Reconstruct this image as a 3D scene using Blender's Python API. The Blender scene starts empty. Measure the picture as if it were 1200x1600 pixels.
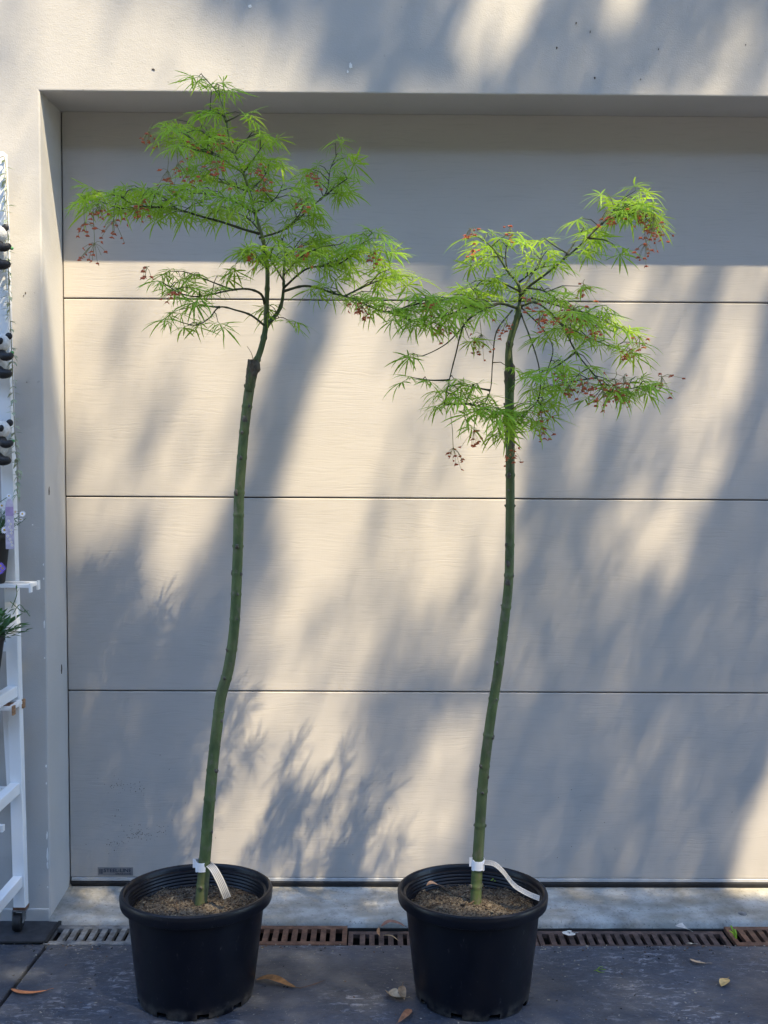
import bpy, bmesh, math, random
import numpy as np
from mathutils import Vector, Matrix, noise as mnoise

random.seed(7)
NP = np.random.RandomState(11)
scene = bpy.context.scene
COL = scene.collection

# ------------------------------------------------------------------ camera
CAM = Vector((0.83487, -2.65817, 1.15756)); FPX = 1550.0
PITCH, YAW, ROLL = -0.05432, 0.00712, 0.00554
_f = Vector((math.sin(YAW)*math.cos(PITCH), math.cos(YAW)*math.cos(PITCH), math.sin(PITCH)))
_r = Vector((math.cos(YAW), -math.sin(YAW), 0)); _u = _r.cross(_f)
CR = _r*math.cos(ROLL) + _u*math.sin(ROLL); CU = -_r*math.sin(ROLL) + _u*math.cos(ROLL); CF = _f
camd = bpy.data.cameras.new('camera'); cam = bpy.data.objects.new('camera', camd); COL.objects.link(cam)
camd.sensor_fit = 'VERTICAL'; camd.sensor_height = 24.0; camd.sensor_width = 18.0
camd.lens = FPX/1600*24.0; camd.clip_start = 0.05; camd.clip_end = 500
m = Matrix((CR, CU, -CF)).transposed().to_4x4(); m.translation = CAM
cam.matrix_world = m
scene.camera = cam

# ------------------------------------------------------------------ light
REC = 0.161                       # depth of the door reveal
SUNT = Vector((0.84, -1.0, 2.40))   # towards the sun
SUN = SUNT.normalized()
world = bpy.data.worlds.new('World'); scene.world = world; world.use_nodes = True
wn = world.node_tree.nodes; wl = world.node_tree.links
sky = wn.new('ShaderNodeTexSky'); sky.sky_type = 'NISHITA'; sky.sun_disc = False
sky.sun_elevation = math.asin(SUN.z); sky.sun_rotation = math.atan2(SUN.x, SUN.y)
sky.air_density = 1.0; sky.dust_density = 0.2; sky.ozone_density = 2.5
wl.new(sky.outputs[0], wn['Background'].inputs[0]); wn['Background'].inputs[1].default_value = 0.15
sd = bpy.data.lights.new('sun', 'SUN'); sd.energy = 3.0; sd.angle = math.radians(0.53); sd.color = (1.0, 0.84, 0.565)
so = bpy.data.objects.new('sun', sd); COL.objects.link(so)
so.rotation_euler = SUN.to_track_quat('Z', 'Y').to_euler(); so.location = (1, -6, 12)
scene.view_settings.view_transform = 'Standard'; scene.view_settings.look = 'None'
scene.view_settings.exposure = 2.25; scene.view_settings.gamma = 1.0
scene.cycles.use_denoising = True
scene.cycles.max_bounces = 8; scene.cycles.transparent_max_bounces = 6

# ------------------------------------------------------------------ helpers
def ray(px, py): return CF + CR*((px-600)/FPX) - CU*((py-800)/FPX)
def PY(px, py, Y):
    d = ray(px, py); return CAM + d*((Y-CAM.y)/d.y)
def PZ(px, py, z):
    d = ray(px, py); return CAM + d*((z-CAM.z)/d.z)

class MB:
    """collects geometry, builds ONE mesh object"""
    def __init__(s): s.v = []; s.f = []; s.mi = []
    def add(s, vs, fs, mi=0):
        o = len(s.v); s.v += [tuple(v) for v in vs]; s.f += [tuple(i+o for i in f) for f in fs]; s.mi += [mi]*len(fs)
    def box(s, a, b, mi=0, M=None):
        x0, y0, z0 = a; x1, y1, z1 = b
        vs = [Vector(p) for p in ((x0,y0,z0),(x1,y0,z0),(x1,y1,z0),(x0,y1,z0),(x0,y0,z1),(x1,y0,z1),(x1,y1,z1),(x0,y1,z1))]
        if M: vs = [M @ v for v in vs]
        s.add(vs, [(0,3,2,1),(4,5,6,7),(0,1,5,4),(1,2,6,5),(2,3,7,6),(3,0,4,7)], mi)
    def beam(s, p, q, w, h, up=(0,0,1), mi=0):
        p = Vector(p); q = Vector(q); d = (q-p).normalized(); r = d.cross(Vector(up)).normalized(); u = r.cross(d)
        vs = []
        for c in (p, q):
            for a, b in ((-1,-1),(1,-1),(1,1),(-1,1)): vs.append(c + r*a*w/2 + u*b*h/2)
        s.add(vs, [(0,1,2,3),(7,6,5,4),(0,4,5,1),(1,5,6,2),(2,6,7,3),(3,7,4,0)], mi)
    def tube(s, pts, rad, n=8, mi=0, cap=True):
        pts = [Vector(p) for p in pts]; k = len(pts)
        if not hasattr(rad, '__len__'): rad = [rad]*k
        t0 = (pts[1]-pts[0]).normalized()
        a = t0.cross(Vector((0,1,0.13)))
        if a.length < 1e-3: a = t0.cross(Vector((1,0,0)))
        a.normalize(); vs = []
        for i in range(k):
            t = (pts[min(i+1,k-1)]-pts[max(i-1,0)]).normalized()
            a = (a - t*a.dot(t)).normalized(); b = t.cross(a)
            for j in range(n):
                w = 2*math.pi*j/n; vs.append(pts[i] + (a*math.cos(w)+b*math.sin(w))*rad[i])
        fs = [(i*n+j, i*n+(j+1)%n, (i+1)*n+(j+1)%n, (i+1)*n+j) for i in range(k-1) for j in range(n)]
        if cap: fs += [tuple(range(n))[::-1], tuple((k-1)*n+j for j in range(n))]
        s.add(vs, fs, mi)
    def lathe(s, prof, n=64, c=(0,0,0), mi=0, skip=None, M=None):
        vs = []
        for r, z in prof:
            for j in range(n):
                w = 2*math.pi*j/n; v = Vector((r*math.cos(w), r*math.sin(w), z))
                v = (M @ v) if M else v
                vs.append(v + Vector(c))
        fs = []
        for i in range(len(prof)-1):
            for j in range(n):
                if skip and skip(i, j): continue
                fs.append((i*n+j, i*n+(j+1)%n, (i+1)*n+(j+1)%n, (i+1)*n+j))
        s.add(vs, fs, mi)
    def ball(s, c, r, mi=0, n=8, sc=(1,1,1), R=None):
        c = Vector(c); vs = []; rows = max(4, n//2+1)
        for i in range(rows+1):
            th = math.pi*i/rows
            for j in range(n):
                w = 2*math.pi*j/n
                v = Vector((math.sin(th)*math.cos(w)*sc[0], math.sin(th)*math.sin(w)*sc[1], math.cos(th)*sc[2]))*r
                vs.append(c + (R @ v if R else v))
        fs = [(i*n+j, (i+1)*n+j, (i+1)*n+(j+1)%n, i*n+(j+1)%n) for i in range(rows) for j in range(n)]
        s.add(vs, fs, mi)
    def mesh(s, name, mats, smooth=False):
        me = bpy.data.meshes.new(name); me.from_pydata(s.v, [], s.f)
        for mt in (mats if isinstance(mats, (list, tuple)) else [mats]): me.materials.append(mt)
        if any(s.mi): me.polygons.foreach_set('material_index', s.mi)
        if smooth: me.polygons.foreach_set('use_smooth', [True]*len(s.f))
        me.update(); return me
    def build(s, name, mats, parent=None, smooth=False, bevel=0, seg=2):
        o = bpy.data.objects.new(name, s.mesh(name, mats, smooth)); COL.objects.link(o)
        if parent: setpar(o, parent)
        if bevel:
            md = o.modifiers.new('bevel', 'BEVEL'); md.width = bevel; md.segments = seg; md.limit_method = 'ANGLE'
        return o
def setpar(o, parent):
    o.parent = parent
    o.matrix_parent_inverse = world_of(parent).inverted()
def world_of(o):
    M = o.matrix_basis.copy()
    if o.parent: M = world_of(o.parent) @ o.matrix_parent_inverse @ M
    return M
def tag(o, label, cat, group=None):
    o['label'] = label; o['category'] = cat
    if group: o['group'] = group
    return o
def struct(o): o['kind'] = 'structure'; return o
def thing(name, loc, label, cat, group=None):
    o = bpy.data.objects.new(name, None); COL.objects.link(o); o.location = loc; o.empty_display_size = .05
    return tag(o, label, cat, group)
def catmull(pts, step):
    pts = [Vector(p) for p in pts]; out = []
    P = [pts[0]*2-pts[1]] + pts + [pts[-1]*2-pts[-2]]
    for i in range(1, len(P)-2):
        n = max(1, int((P[i+1]-P[i]).length/step))
        for k in range(n):
            t = k/n; a, b, c, d = P[i-1], P[i], P[i+1], P[i+2]
            out.append(0.5*((2*b)+(c-a)*t+(2*a-5*b+4*c-d)*t*t+(3*b-a-3*c+d)*t**3))
    out.append(pts[-1]); return out

# ------------------------------------------------------------------ materials
def newmat(name):
    mt = bpy.data.materials.new(name); mt.use_nodes = True
    return mt, mt.node_tree.nodes, mt.node_tree.links, mt.node_tree.nodes['Principled BSDF']
def srgb(r, g, b):
    f = lambda c: ((c/255)/12.92 if c/255 <= .04045 else ((c/255+.055)/1.055)**2.4)
    return (f(r), f(g), f(b), 1)
class NT:
    def __init__(s, n, l): s.n = n; s.l = l
    def new(s, t, **kw):
        o = s.n.new(t)
        for k, v in kw.items(): setattr(o, k, v)
        return o
    def pos(s, scale=(1,1,1), loc=(0,0,0), obj=False):
        g = s.new('ShaderNodeTexCoord' if obj else 'ShaderNodeNewGeometry')
        mp = s.new('ShaderNodeMapping'); mp.inputs['Scale'].default_value = scale; mp.inputs['Location'].default_value = loc
        s.l.new(g.outputs['Object' if obj else 'Position'], mp.inputs['Vector']); return mp.outputs[0]
    def noise(s, vec, scale, detail=4, rough=.55, dist=0):
        o = s.new('ShaderNodeTexNoise'); o.inputs['Scale'].default_value = scale; o.inputs['Detail'].default_value = detail
        o.inputs['Roughness'].default_value = rough; o.inputs['Distortion'].default_value = dist
        s.l.new(vec, o.inputs['Vector']); return o.outputs['Fac']
    def ramp(s, fac, stops):
        o = s.new('ShaderNodeValToRGB'); e = o.color_ramp.elements
        while len(e) < len(stops): e.new(.5)
        for i, (p, c) in enumerate(stops):
            e[i].position = p; e[i].color = c if hasattr(c, '__len__') else (c, c, c, 1)
        s.l.new(fac, o.inputs[0]); return o.outputs[0]
    def mix(s, fac, a, b, mode='MIX'):
        o = s.new('ShaderNodeMix'); o.data_type = 'RGBA'; o.blend_type = mode
        for sock, v in ((o.inputs[0], fac), (o.inputs[6], a), (o.inputs[7], b)):
            if hasattr(v, 'links') or hasattr(v, 'is_output'): s.l.new(v, sock)
            else: sock.default_value = v
        return o.outputs[2]
    def math(s, op, a, b=0.0):
        o = s.new('ShaderNodeMath'); o.operation = op
        for sock, v in ((o.inputs[0], a), (o.inputs[1], b)):
            if hasattr(v, 'is_output'): s.l.new(v, sock)
            else: sock.default_value = v
        return o.outputs[0]
    def bump(s, h, strength, dist, normal=None):
        o = s.new('ShaderNodeBump'); o.inputs['Strength'].default_value = strength; o.inputs['Distance'].default_value = dist
        s.l.new(h, o.inputs['Height'])
        if normal is not None: s.l.new(normal, o.inputs['Normal'])
        return o.outputs[0]

def simple(name, col, rough=.6, var=.25, scale=30, bump=0, spec=.4, metal=0, obj=False):
    mt, n, l, b = newmat(name); t = NT(n, l)
    v = t.pos(obj=obj); nz = t.noise(v, scale)
    c0 = tuple(c*(1-var) for c in col[:3])+(1,); c1 = tuple(min(1, c*(1+var)) for c in col[:3])+(1,)
    l.new(t.ramp(nz, [(.3, c0), (.7, c1)]), b.inputs['Base Color'])
    b.inputs['Roughness'].default_value = rough; b.inputs['Specular IOR Level'].default_value = spec; b.inputs['Metallic'].default_value = metal
    if bump: l.new(t.bump(nz, .6, bump), b.inputs['Normal'])
    return mt

def mat_door():
    mt, n, l, b = newmat('embossed_door'); t = NT(n, l)
    warp = t.noise(t.pos((1.2, 1, 3.5)), 2.2, 3)
    warp2 = t.noise(t.pos((3, 1, 9)), 3.0, 3)
    g = t.new('ShaderNodeNewGeometry'); sp = t.new('ShaderNodeSeparateXYZ'); l.new(g.outputs['Position'], sp.inputs[0])
    z2 = t.math('ADD', sp.outputs['Z'], t.math('ADD', t.math('MULTIPLY', warp, .055), t.math('MULTIPLY', warp2, .014)))
    cb = t.new('ShaderNodeCombineXYZ')
    l.new(t.math('MULTIPLY', sp.outputs['X'], 9.0), cb.inputs['X']); l.new(t.math('MULTIPLY', z2, 235.0), cb.inputs['Z'])
    grain = t.noise(cb.outputs[0], 1.0, 3, .6)
    amp = t.ramp(t.noise(t.pos((2.0, 1, 5.0)), 2.5, 2), [(.35, .35), (.7, 1.0)])
    cross = t.noise(t.pos((260, 1, 14)), 1.0, 2)
    h = t.math('ADD', t.math('MULTIPLY', t.ramp(grain, [(.3, 0.0), (.62, 1.0)]), amp), t.math('MULTIPLY', cross, .18))
    l.new(t.bump(h, .20, .0012), b.inputs['Normal'])
    big = t.noise(t.pos((1, 1, 2.2)), 3.5, 4)
    c = t.ramp(big, [(.3, (.440, .410, .380, 1)), (.7, (.475, .443, .410, 1))])
    c = t.mix(t.math('MULTIPLY', t.ramp(grain, [(.30, 1.0), (.46, 0.0)]), .16), c, (.24, .225, .215, 1))
    # grime gathered at the joints and splashed up from the ground
    sm = t.noise(t.pos((2.5, 1, .5)), 5.0, 5)
    for zj, hw, k_ in ((.525, .012, .22), (1.05, .012, .22), (1.575, .012, .22), (.0, .11, .30)):
        dz_ = t.math('ABSOLUTE', t.math('SUBTRACT', sp.outputs['Z'], zj)); w_ = t.math('MAXIMUM', t.math('SUBTRACT', 1.0, t.math('DIVIDE', dz_, hw)), 0.0)
        c = t.mix(t.math('MULTIPLY', t.math('MULTIPLY', w_, t.ramp(sm, [(.35, 0.0), (.65, 1.0)])), k_), c, (.22, .20, .18, 1))
    run = t.ramp(t.noise(t.pos((22, 1, .8), loc=(4, 0, 2)), 1.0, 4), [(.60, 0.0), (.78, 1.0)])
    c = t.mix(t.math('MULTIPLY', run, .07), c, (.30, .28, .26, 1))
    l.new(c, b.inputs['Base Color']); b.inputs['Roughness'].default_value = .55; b.inputs['Specular IOR Level'].default_value = .3
    return mt
def mat_wall():
    mt, n, l, b = newmat('painted_render'); t = NT(n, l)
    fine = t.noise(t.pos((260, 260, 420)), 1.0, 3); mid = t.noise(t.pos((60, 60, 110)), 1.0, 3)
    l.new(t.bump(t.math('ADD', fine, t.math('MULTIPLY', mid, .8)), .32, .0014), b.inputs['Normal'])
    big = t.noise(t.pos(), 3.0, 5)
    c = t.ramp(big, [(.3, (.430, .414, .394, 1)), (.7, (.475, .458, .437, 1))])
    dirt = t.ramp(t.noise(t.pos((1, 1, .35)), 9.0, 6), [(.60, 0.0), (.80, 1.0)])
    c = t.mix(t.math('MULTIPLY', dirt, .18), c, (.28, .26, .235, 1))
    speck = t.ramp(t.noise(t.pos(), 95.0, 1), [(.775, 0.0), (.80, 1.0)])
    c = t.mix(t.math('MULTIPLY', speck, .25), c, (.12, .11, .10, 1))
    l.new(c, b.inputs['Base Color']); b.inputs['Roughness'].default_value = .8; b.inputs['Specular IOR Level'].default_value = .2
    return mt
def mat_concrete():
    mt, n, l, b = newmat('concrete'); t = NT(n, l)
    c = t.ramp(t.noise(t.pos(), 14, 7, .65), [(.28, (.15, .14, .12, 1)), (.5, (.33, .32, .295, 1)), (.72, (.47, .46, .43, 1))])
    st = t.ramp(t.noise(t.pos((1, 3, 1)), 6, 6), [(.42, 0.0), (.62, 1.0)])
    c = t.mix(t.math('MULTIPLY', st, .65), c, (.19, .17, .13, 1))
    pit = t.ramp(t.noise(t.pos(), 160, 2), [(.62, 0.0), (.70, 1.0)])
    c = t.mix(t.math('MULTIPLY', pit, .6), c, (.10, .09, .08, 1))
    l.new(c, b.inputs['Base Color']); b.inputs['Roughness'].default_value = .9
    l.new(t.bump(t.noise(t.pos(), 120, 5), .6, .003), b.inputs['Normal']); return mt
def mat_driveway():
    mt, n, l, b = newmat('coloured_concrete'); t = NT(n, l)
    base = t.ramp(t.noise(t.pos(), 5, 6, .6), [(.3, (.031, .037, .052, 1)), (.7, (.064, .072, .094, 1))])
    # worn flakes of the sealer, drawn out sideways
    fl = t.noise(t.pos((34, 80, 30)), 1.0, 9, .75, .8); zone = t.ramp(t.noise(t.pos(loc=(3.1, 1.7, 0)), 3.4, 3), [(.47, 0.0), (.62, 1.0)])
    flm = t.math('MULTIPLY', t.ramp(fl, [(.555, 0.0), (.585, 1.0)]), zone)
    c = t.mix(t.math('MULTIPLY', flm, .75), base, (.24, .25, .29, 1))
    sp = t.ramp(t.noise(t.pos(), 230, 1), [(.735, 0.0), (.76, 1.0)])
    c = t.mix(t.math('MULTIPLY', sp, .7), c, (.42, .40, .35, 1))
    dk = t.ramp(t.noise(t.pos((70, 110, 70), loc=(5, 2, 0)), 1.0, 3), [(.67, 0.0), (.71, 1.0)])
    c = t.mix(t.math('MULTIPLY', dk, .8), c, (.012, .012, .014, 1))
    moss = t.math('MULTIPLY', t.ramp(t.noise(t.pos(loc=(1.3, .4, 0)), 5, 4), [(.5, 0.0), (.66, 1.0)]), t.ramp(t.new('ShaderNodeNewGeometry').outputs['Position'], [(0, 0.0), (1, 0.0)]))
    l.new(c, b.inputs['Base Color'])
    l.new(t.ramp(t.noise(t.pos(), 30, 4), [(.3, .42), (.7, .68)]), b.inputs['Roughness'])
    h = t.math('ADD', t.noise(t.pos((40, 70, 40)), 1.0, 6, .65), t.math('MULTIPLY', t.noise(t.pos(), 9, 3), .9))
    l.new(t.bump(h, .55, .006), b.inputs['Normal']); return mt
def mat_rust(name, c0, c1, c2):
    mt, n, l, b = newmat(name); t = NT(n, l)
    c = t.ramp(t.noise(t.pos(), 40, 6, .65), [(.3, c0), (.52, c1), (.72, c2)])
    l.new(c, b.inputs['Base Color']); b.inputs['Roughness'].default_value = .8; b.inputs['Metallic'].default_value = .1
    l.new(t.bump(t.noise(t.pos(), 220, 4), .6, .002), b.inputs['Normal']); return mt
def mat_pot():
    mt, n, l, b = newmat('black_plastic'); t = NT(n, l)
    sm = t.ramp(t.noise(t.pos((9, 9, 4)), 1.6, 5), [(.45, 0.0), (.75, 1.0)])
    sc = t.ramp(t.noise(t.pos((120, 120, 40)), 1.0, 6, .7), [(.62, 0.0), (.72, 1.0)])
    g = t.new('ShaderNodeNewGeometry'); sp = t.new('ShaderNodeSeparateXYZ'); l.new(g.outputs['Position'], sp.inputs[0])
    low = t.ramp(t.math('ADD', sp.outputs['Z'], t.math('MULTIPLY', t.noise(t.pos(), 18, 5), .045)), [(0.0, 1.0), (.045, 0.0)])
    c = t.mix(t.math('MULTIPLY', sm, .35), (.0028, .0036, .0075, 1), (.009, .010, .014, 1))
    c = t.mix(t.math('MULTIPLY', sc, .42), c, (.12, .115, .11, 1))
    c = t.mix(t.math('MULTIPLY', t.math('MULTIPLY', low, t.ramp(t.noise(t.pos(), 45, 5), [(.38, 0.0), (.58, 1.0)])), .85), c, (.12, .108, .09, 1))
    l.new(c, b.inputs['Base Color']); l.new(t.ramp(t.noise(t.pos(), 22, 4), [(.3, .30), (.7, .46)]), b.inputs['Roughness'])
    b.inputs['Specular IOR Level'].default_value = .3
    l.new(t.bump(t.noise(t.pos((30, 30, 200)), 1, 3), .08, .001), b.inputs['Normal']); return mt
def mat_bark(name, lo, hi, scar):
    mt, n, l, b = newmat(name); t = NT(n, l)
    c = t.ramp(t.noise(t.pos((60, 60, 22)), 1.0, 5), [(.28, lo), (.7, hi)])
    s2 = t.ramp(t.noise(t.pos((55, 55, 34), loc=(2, 4, 1)), 1.0, 6, .68), [(.52, 0.0), (.66, 1.0)])
    c = t.mix(t.math('MULTIPLY', s2, .7), c, scar)
    lg = t.ramp(t.noise(t.pos((9, 9, 7), loc=(1, 7, 3)), 1.0, 3), [(.40, 0.0), (.65, 1.0)]); c = t.mix(t.math('MULTIPLY', lg, .35), c, (scar[0]*.8, scar[1]*.85, scar[2]*.6, 1))
    l.new(c, b.inputs['Base Color']); b.inputs['Roughness'].default_value = .62; b.inputs['Specular IOR Level'].default_value = .3
    l.new(t.bump(t.noise(t.pos((120, 120, 60)), 1.0, 4), .35, .002), b.inputs['Normal']); return mt
def mat_leaf(name, c0, c1, trans, tcol):
    mt, n, l, b = newmat(name); t = NT(n, l)
    oi = t.new('ShaderNodeObjectInfo')
    f = t.math('ADD', t.math('MULTIPLY', t.noise(t.pos(), 14, 2), .7), t.math('MULTIPLY', oi.outputs['Random'], .35))
    c = t.ramp(f, [(.25, c0), (.8, c1)])
    l.new(c, b.inputs['Base Color']); b.inputs['Roughness'].default_value = .5; b.inputs['Specular IOR Level'].default_value = .3
    tr = t.new('ShaderNodeBsdfTranslucent'); l.new(t.mix(.5, c, tcol), tr.inputs[0])
    ms = t.new('ShaderNodeMixShader'); ms.inputs[0].default_value = trans
    l.new(b.outputs[0], ms.inputs[1]); l.new(tr.outputs[0], ms.inputs[2])
    l.new(ms.outputs[0], n['Material Output'].inputs['Surface']); return mt
def mat_soil():
    mt, n, l, b = newmat('potting_soil'); t = NT(n, l)
    c = t.ramp(t.noise(t.pos(), 190, 5, .7), [(.3, (.022, .017, .012, 1)), (.5, (.085, .066, .046, 1)), (.74, (.21, .175, .125, 1))])
    l.new(c, b.inputs['Base Color']); b.inputs['Roughness'].default_value = .95
    l.new(t.bump(t.noise(t.pos(), 160, 5), 1, .006), b.inputs['Normal']); return mt
def mat_whitepaint():
    mt, n, l, b = newmat('white_painted_metal'); t = NT(n, l)
    ch = t.ramp(t.noise(t.pos(), 34, 6, .65), [(.70, 0.0), (.74, 1.0)])
    c = t.mix(t.math('MULTIPLY', t.noise(t.pos(), 12, 4), .35), (.80, .81, .82, 1), (.62, .62, .60, 1))
    c = t.mix(ch, c, (.28, .12, .05, 1))
    l.new(c, b.inputs['Base Color']); b.inputs['Roughness'].default_value = .4; return mt

M_DOOR = mat_door(); M_WALL = mat_wall(); M_CONC = mat_concrete(); M_DRIVE = mat_driveway()
M_GREYGRATE = mat_rust('galvanised_grate', (.05, .048, .046, 1), (.15, .155, .16, 1), (.26, .265, .27, 1))
M_RUST = mat_rust('rusty_grate', (.045, .022, .014, 1), (.125, .060, .036, 1), (.22, .12, .075, 1))
M_BROWN = mat_rust('brown_grate', (.026, .017, .015, 1), (.075, .047, .040, 1), (.14, .09, .075, 1))
M_POT = mat_pot(); M_SOIL = mat_soil(); M_WHITE = mat_whitepaint()
M_BARK = mat_bark('green_bark', (.038, .068, .024, 1), (.118, .155, .054, 1), (.15, .135, .095, 1))
M_BARK2 = mat_bark('grey_scar_bark', (.06, .05, .038, 1), (.17, .15, .12, 1), (.05, .04, .03, 1))
def mat_graft(z0, z1):
    mt = mat_bark('graft_bark', (.030, .058, .020, 1), (.080, .115, .042, 1), (.13, .115, .08, 1)); n, l = mt.node_tree.nodes, mt.node_tree.links; t = NT(n, l); b = n['Principled BSDF']
    old = b.inputs['Base Color'].links[0].from_socket
    g = t.new('ShaderNodeNewGeometry'); sp = t.new('ShaderNodeSeparateXYZ'); l.new(g.outputs['Position'], sp.inputs[0])
    f = t.math('DIVIDE', t.math('SUBTRACT', sp.outputs['Z'], z0), z1-z0)
    f = t.math('ADD', f, t.math('SUBTRACT', t.math('MULTIPLY', t.noise(t.pos((90, 90, 30)), 1.0, 5, .65), 2.4), 1.2))
    br = t.ramp(t.noise(t.pos((130, 130, 50)), 1.0, 5, .7), [(.3, (.030, .022, .015, 1)), (.7, (.13, .105, .075, 1))])
    l.new(t.mix(t.ramp(f, [(.35, 0.0), (.65, 1.0)]), old, br), b.inputs['Base Color'])
    l.new(t.bump(t.noise(t.pos((170, 170, 70)), 1.0, 5, .7), .8, .004), b.inputs['Normal']); return mt
M_TWIG = mat_bark('dark_twig_bark', (.02, .032, .014, 1), (.055, .07, .03, 1), (.06, .03, .025, 1))
M_LEAF = mat_leaf('maple_leaf', (.13, .30, .022, 1), (.34, .51, .045, 1), .48, (.50, .68, .04, 1))
M_SEED = simple('red_seed', (.45, .10, .035), .5, .4, 200)
M_STALK = simple('seed_stalk', (.16, .16, .05), .6, .3, 80)
M_BLACK = simple('black_rubber', (.012, .012, .013), .6, .3, 60, .001)
M_DARK = simple('dark_void', (.015, .015, .016), .9, .2, 20)
M_ALU = simple('aluminium_strip', (.42, .42, .42), .45, .1, 40)
M_TAG = simple('white_label_plastic', (.78, .79, .82), .45, .05, 30)
M_TAPE = simple('grey_white_strip', (.45, .43, .40), .5, .08, 30)
M_CORE = simple('door_dark_grey', (.05, .048, .045), .8, .2, 20)  # dark grey steel of the door core, also on the side seal
M_GUM = mat_leaf('gum_leaf', (.05, .08, .04, 1), (.09, .12, .06, 1), .1, (.10, .15, .04, 1))
M_GUMBARK = simple('gum_bark', (.32, .27, .22), .9, .3, 4, .02)

# ------------------------------------------------------------------ setting
ZG = -0.033; XR = 2.45
# ground far around, below the slabs
mb = MB(); mb.add([(-60,-60,-.16),(60,-60,-.16),(60,60,-.16),(-60,60,-.16)], [(0,1,2,3)])
struct(mb.build('ground', M_CONC))
XJ = PZ(76, 1472, ZG).x           # joint in the driveway
YD = PZ(600, 1476, ZG).y          # front of the drain
drive = bpy.data.objects.new('driveway', None); COL.objects.link(drive); struct(drive)
SLOPE = .066                      # the driveway falls towards the drain
def zgr(y): return ZG + SLOPE*max(0, YD-y)
def PG(px, py, h=0.0):
    d = ray(px, py); t_ = (ZG + h + SLOPE*(YD-CAM.y) - CAM.z)/(d.z + SLOPE*d.y); p = CAM + d*t_
    return p if p.y < YD else PZ(px, py, ZG+h)
def slab(x0, x1, y0, y1):
    b = MB(); b.box((x0, y0, -.15), (x1, y1, ZG)); b.v = [(x, y, z if z < -.1 else zgr(y)) for x, y, z in b.v]
    return b.build('slab', M_DRIVE, drive, bevel=.004)
slab(XJ+.004, 6, -9, YD-.002); slab(-5, XJ-.004, -9, YD-.002)
slab(-5, XJ-.02, YD+.004, -REC-.003)
# threshold
mb = MB(); ys = [.06, .0, -.04, -.09, -REC+.01, -REC-.006, -REC-.014, -REC-.018]
zs = [-.012, -.014, -.016, -.020, -.026, -.029, -.036, -.15]; xs = np.linspace(.0, XR, 60); vs = []
for i, (y, z) in enumerate(zip(ys, zs)):
    for x in xs:
        w = mnoise.noise((x*7, y*9, 3))*.003 if 1 < i < 7 else 0
        vs.append((x, y - abs(mnoise.noise((x*23, 1, i)))*.006*(i > 4), z + w))
nx = len(xs)
mb.add(vs, [(i*nx+j, (i+1)*nx+j, (i+1)*nx+j+1, i*nx+j+1) for i in range(len(ys)-1) for j in range(nx-1)])
thr = struct(mb.build('concrete_threshold', M_CONC, smooth=True))
p = PY(1160, 1427, -.10); mb = MB(); mb.lathe([(0, .0035), (.011, .003), (.0125, .001), (.0125, -.004)], 20, (PZ(1160, 1427, -.0235).x, PZ(1160, 1427, -.0235).y, -.0255))
mb.build('bolt_head', M_GREYGRATE, thr, smooth=True)

# ------------------------------------------------------------------ wall
ZL, ZLB = 2.0544, 2.0625
wall = thing('garage_wall', (0, -REC, ZG), 'beige rendered house wall framing the recessed garage door', 'wall')
bm = bmesh.new()
X = [-4, 0, XR, 5]; Z = [-.15, ZL, 5.2]
g = [[bm.verts.new((x, -REC, z)) for z in Z] for x in X]
for i in range(3):
    for j in range(2):
        if (i, j) != (1, 0): bm.faces.new((g[i][j], g[i+1][j], g[i+1][j+1], g[i][j+1]))
r0, r1, r2, r3 = bm.verts.new((0,.09,-.15)), bm.verts.new((0,.09,ZLB)), bm.verts.new((XR,.09,ZLB)), bm.verts.new((XR,.09,-.15))
bm.faces.new((g[1][0], g[1][1], r1, r0)); bm.faces.new((g[1][1], g[2][1], r2, r1)); bm.faces.new((g[2][1], g[2][0], r3, r2))
# outer shell so the wall has depth
bk = [bm.verts.new(c) for c in ((-4,.3,-.15),(-4,.3,5.2),(5,.3,5.2),(5,.3,-.15))]
bm.faces.new((g[0][0], bk[0], bk[1], g[0][2])); bm.faces.new((g[3][2], bk[2], bk[3], g[3][0]))
bm.faces.new((g[0][2], bk[1], bk[2], g[3][2], g[2][2], g[1][2]))
bm.edges.ensure_lookup_table()
ed = [e for e in bm.edges if {e.verts[0], e.verts[1]} in ({g[1][0], g[1][1]}, {g[1][1], g[2][1]}, {g[2][1], g[2][0]})]
bmesh.ops.recalc_face_normals(bm, faces=bm.faces)
bmesh.ops.bevel(bm, geom=ed, offset=.005, segments=3, profile=.6, affect='EDGES')
me = bpy.data.meshes.new('render_face'); bm.to_mesh(me); bm.free(); me.materials.append(M_WALL)
o = bpy.data.objects.new('render_face', me); COL.objects.link(o); setpar(o, wall)
zb = PY(60, 1419, -REC).z
mb = MB(); mb.box((-4, -REC-.004, -.15), (-.002, -REC+.02, zb)); mb.build('base_strip', M_WALL, wall, bevel=.003)
M_CHIP = simple('paint_chip', (.72, .72, .70), .8, .1, 60); M_HOLE = simple('dark_chip', (.06, .045, .035), .9, .3, 90)
def splat(name, c, nrm, w, h, mat, parent, n=11, lift=.0012):
    """thin irregular patch of paint, dirt or dropping lying on a surface"""
    c = Vector(c); nrm = Vector(nrm); u = Vector((0,0,1)).cross(nrm)
    u = u.normalized() if u.length > .1 else Vector((1,0,0)); v = nrm.cross(u)
    top = []; 
    for k in range(n):
        a = 2*math.pi*k/n; r = random.uniform(.6, 1.1); top.append(c + nrm*lift + u*math.cos(a)*r*w/2 + v*math.sin(a)*r*h/2)
    bot = [p - nrm*(lift+.001) for p in top]
    b = MB(); b.add(top+bot, [tuple(range(n))]+[(k, n+k, n+(k+1)%n, (k+1)%n) for k in range(n)])
    return b.build(name, mat, parent)
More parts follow.
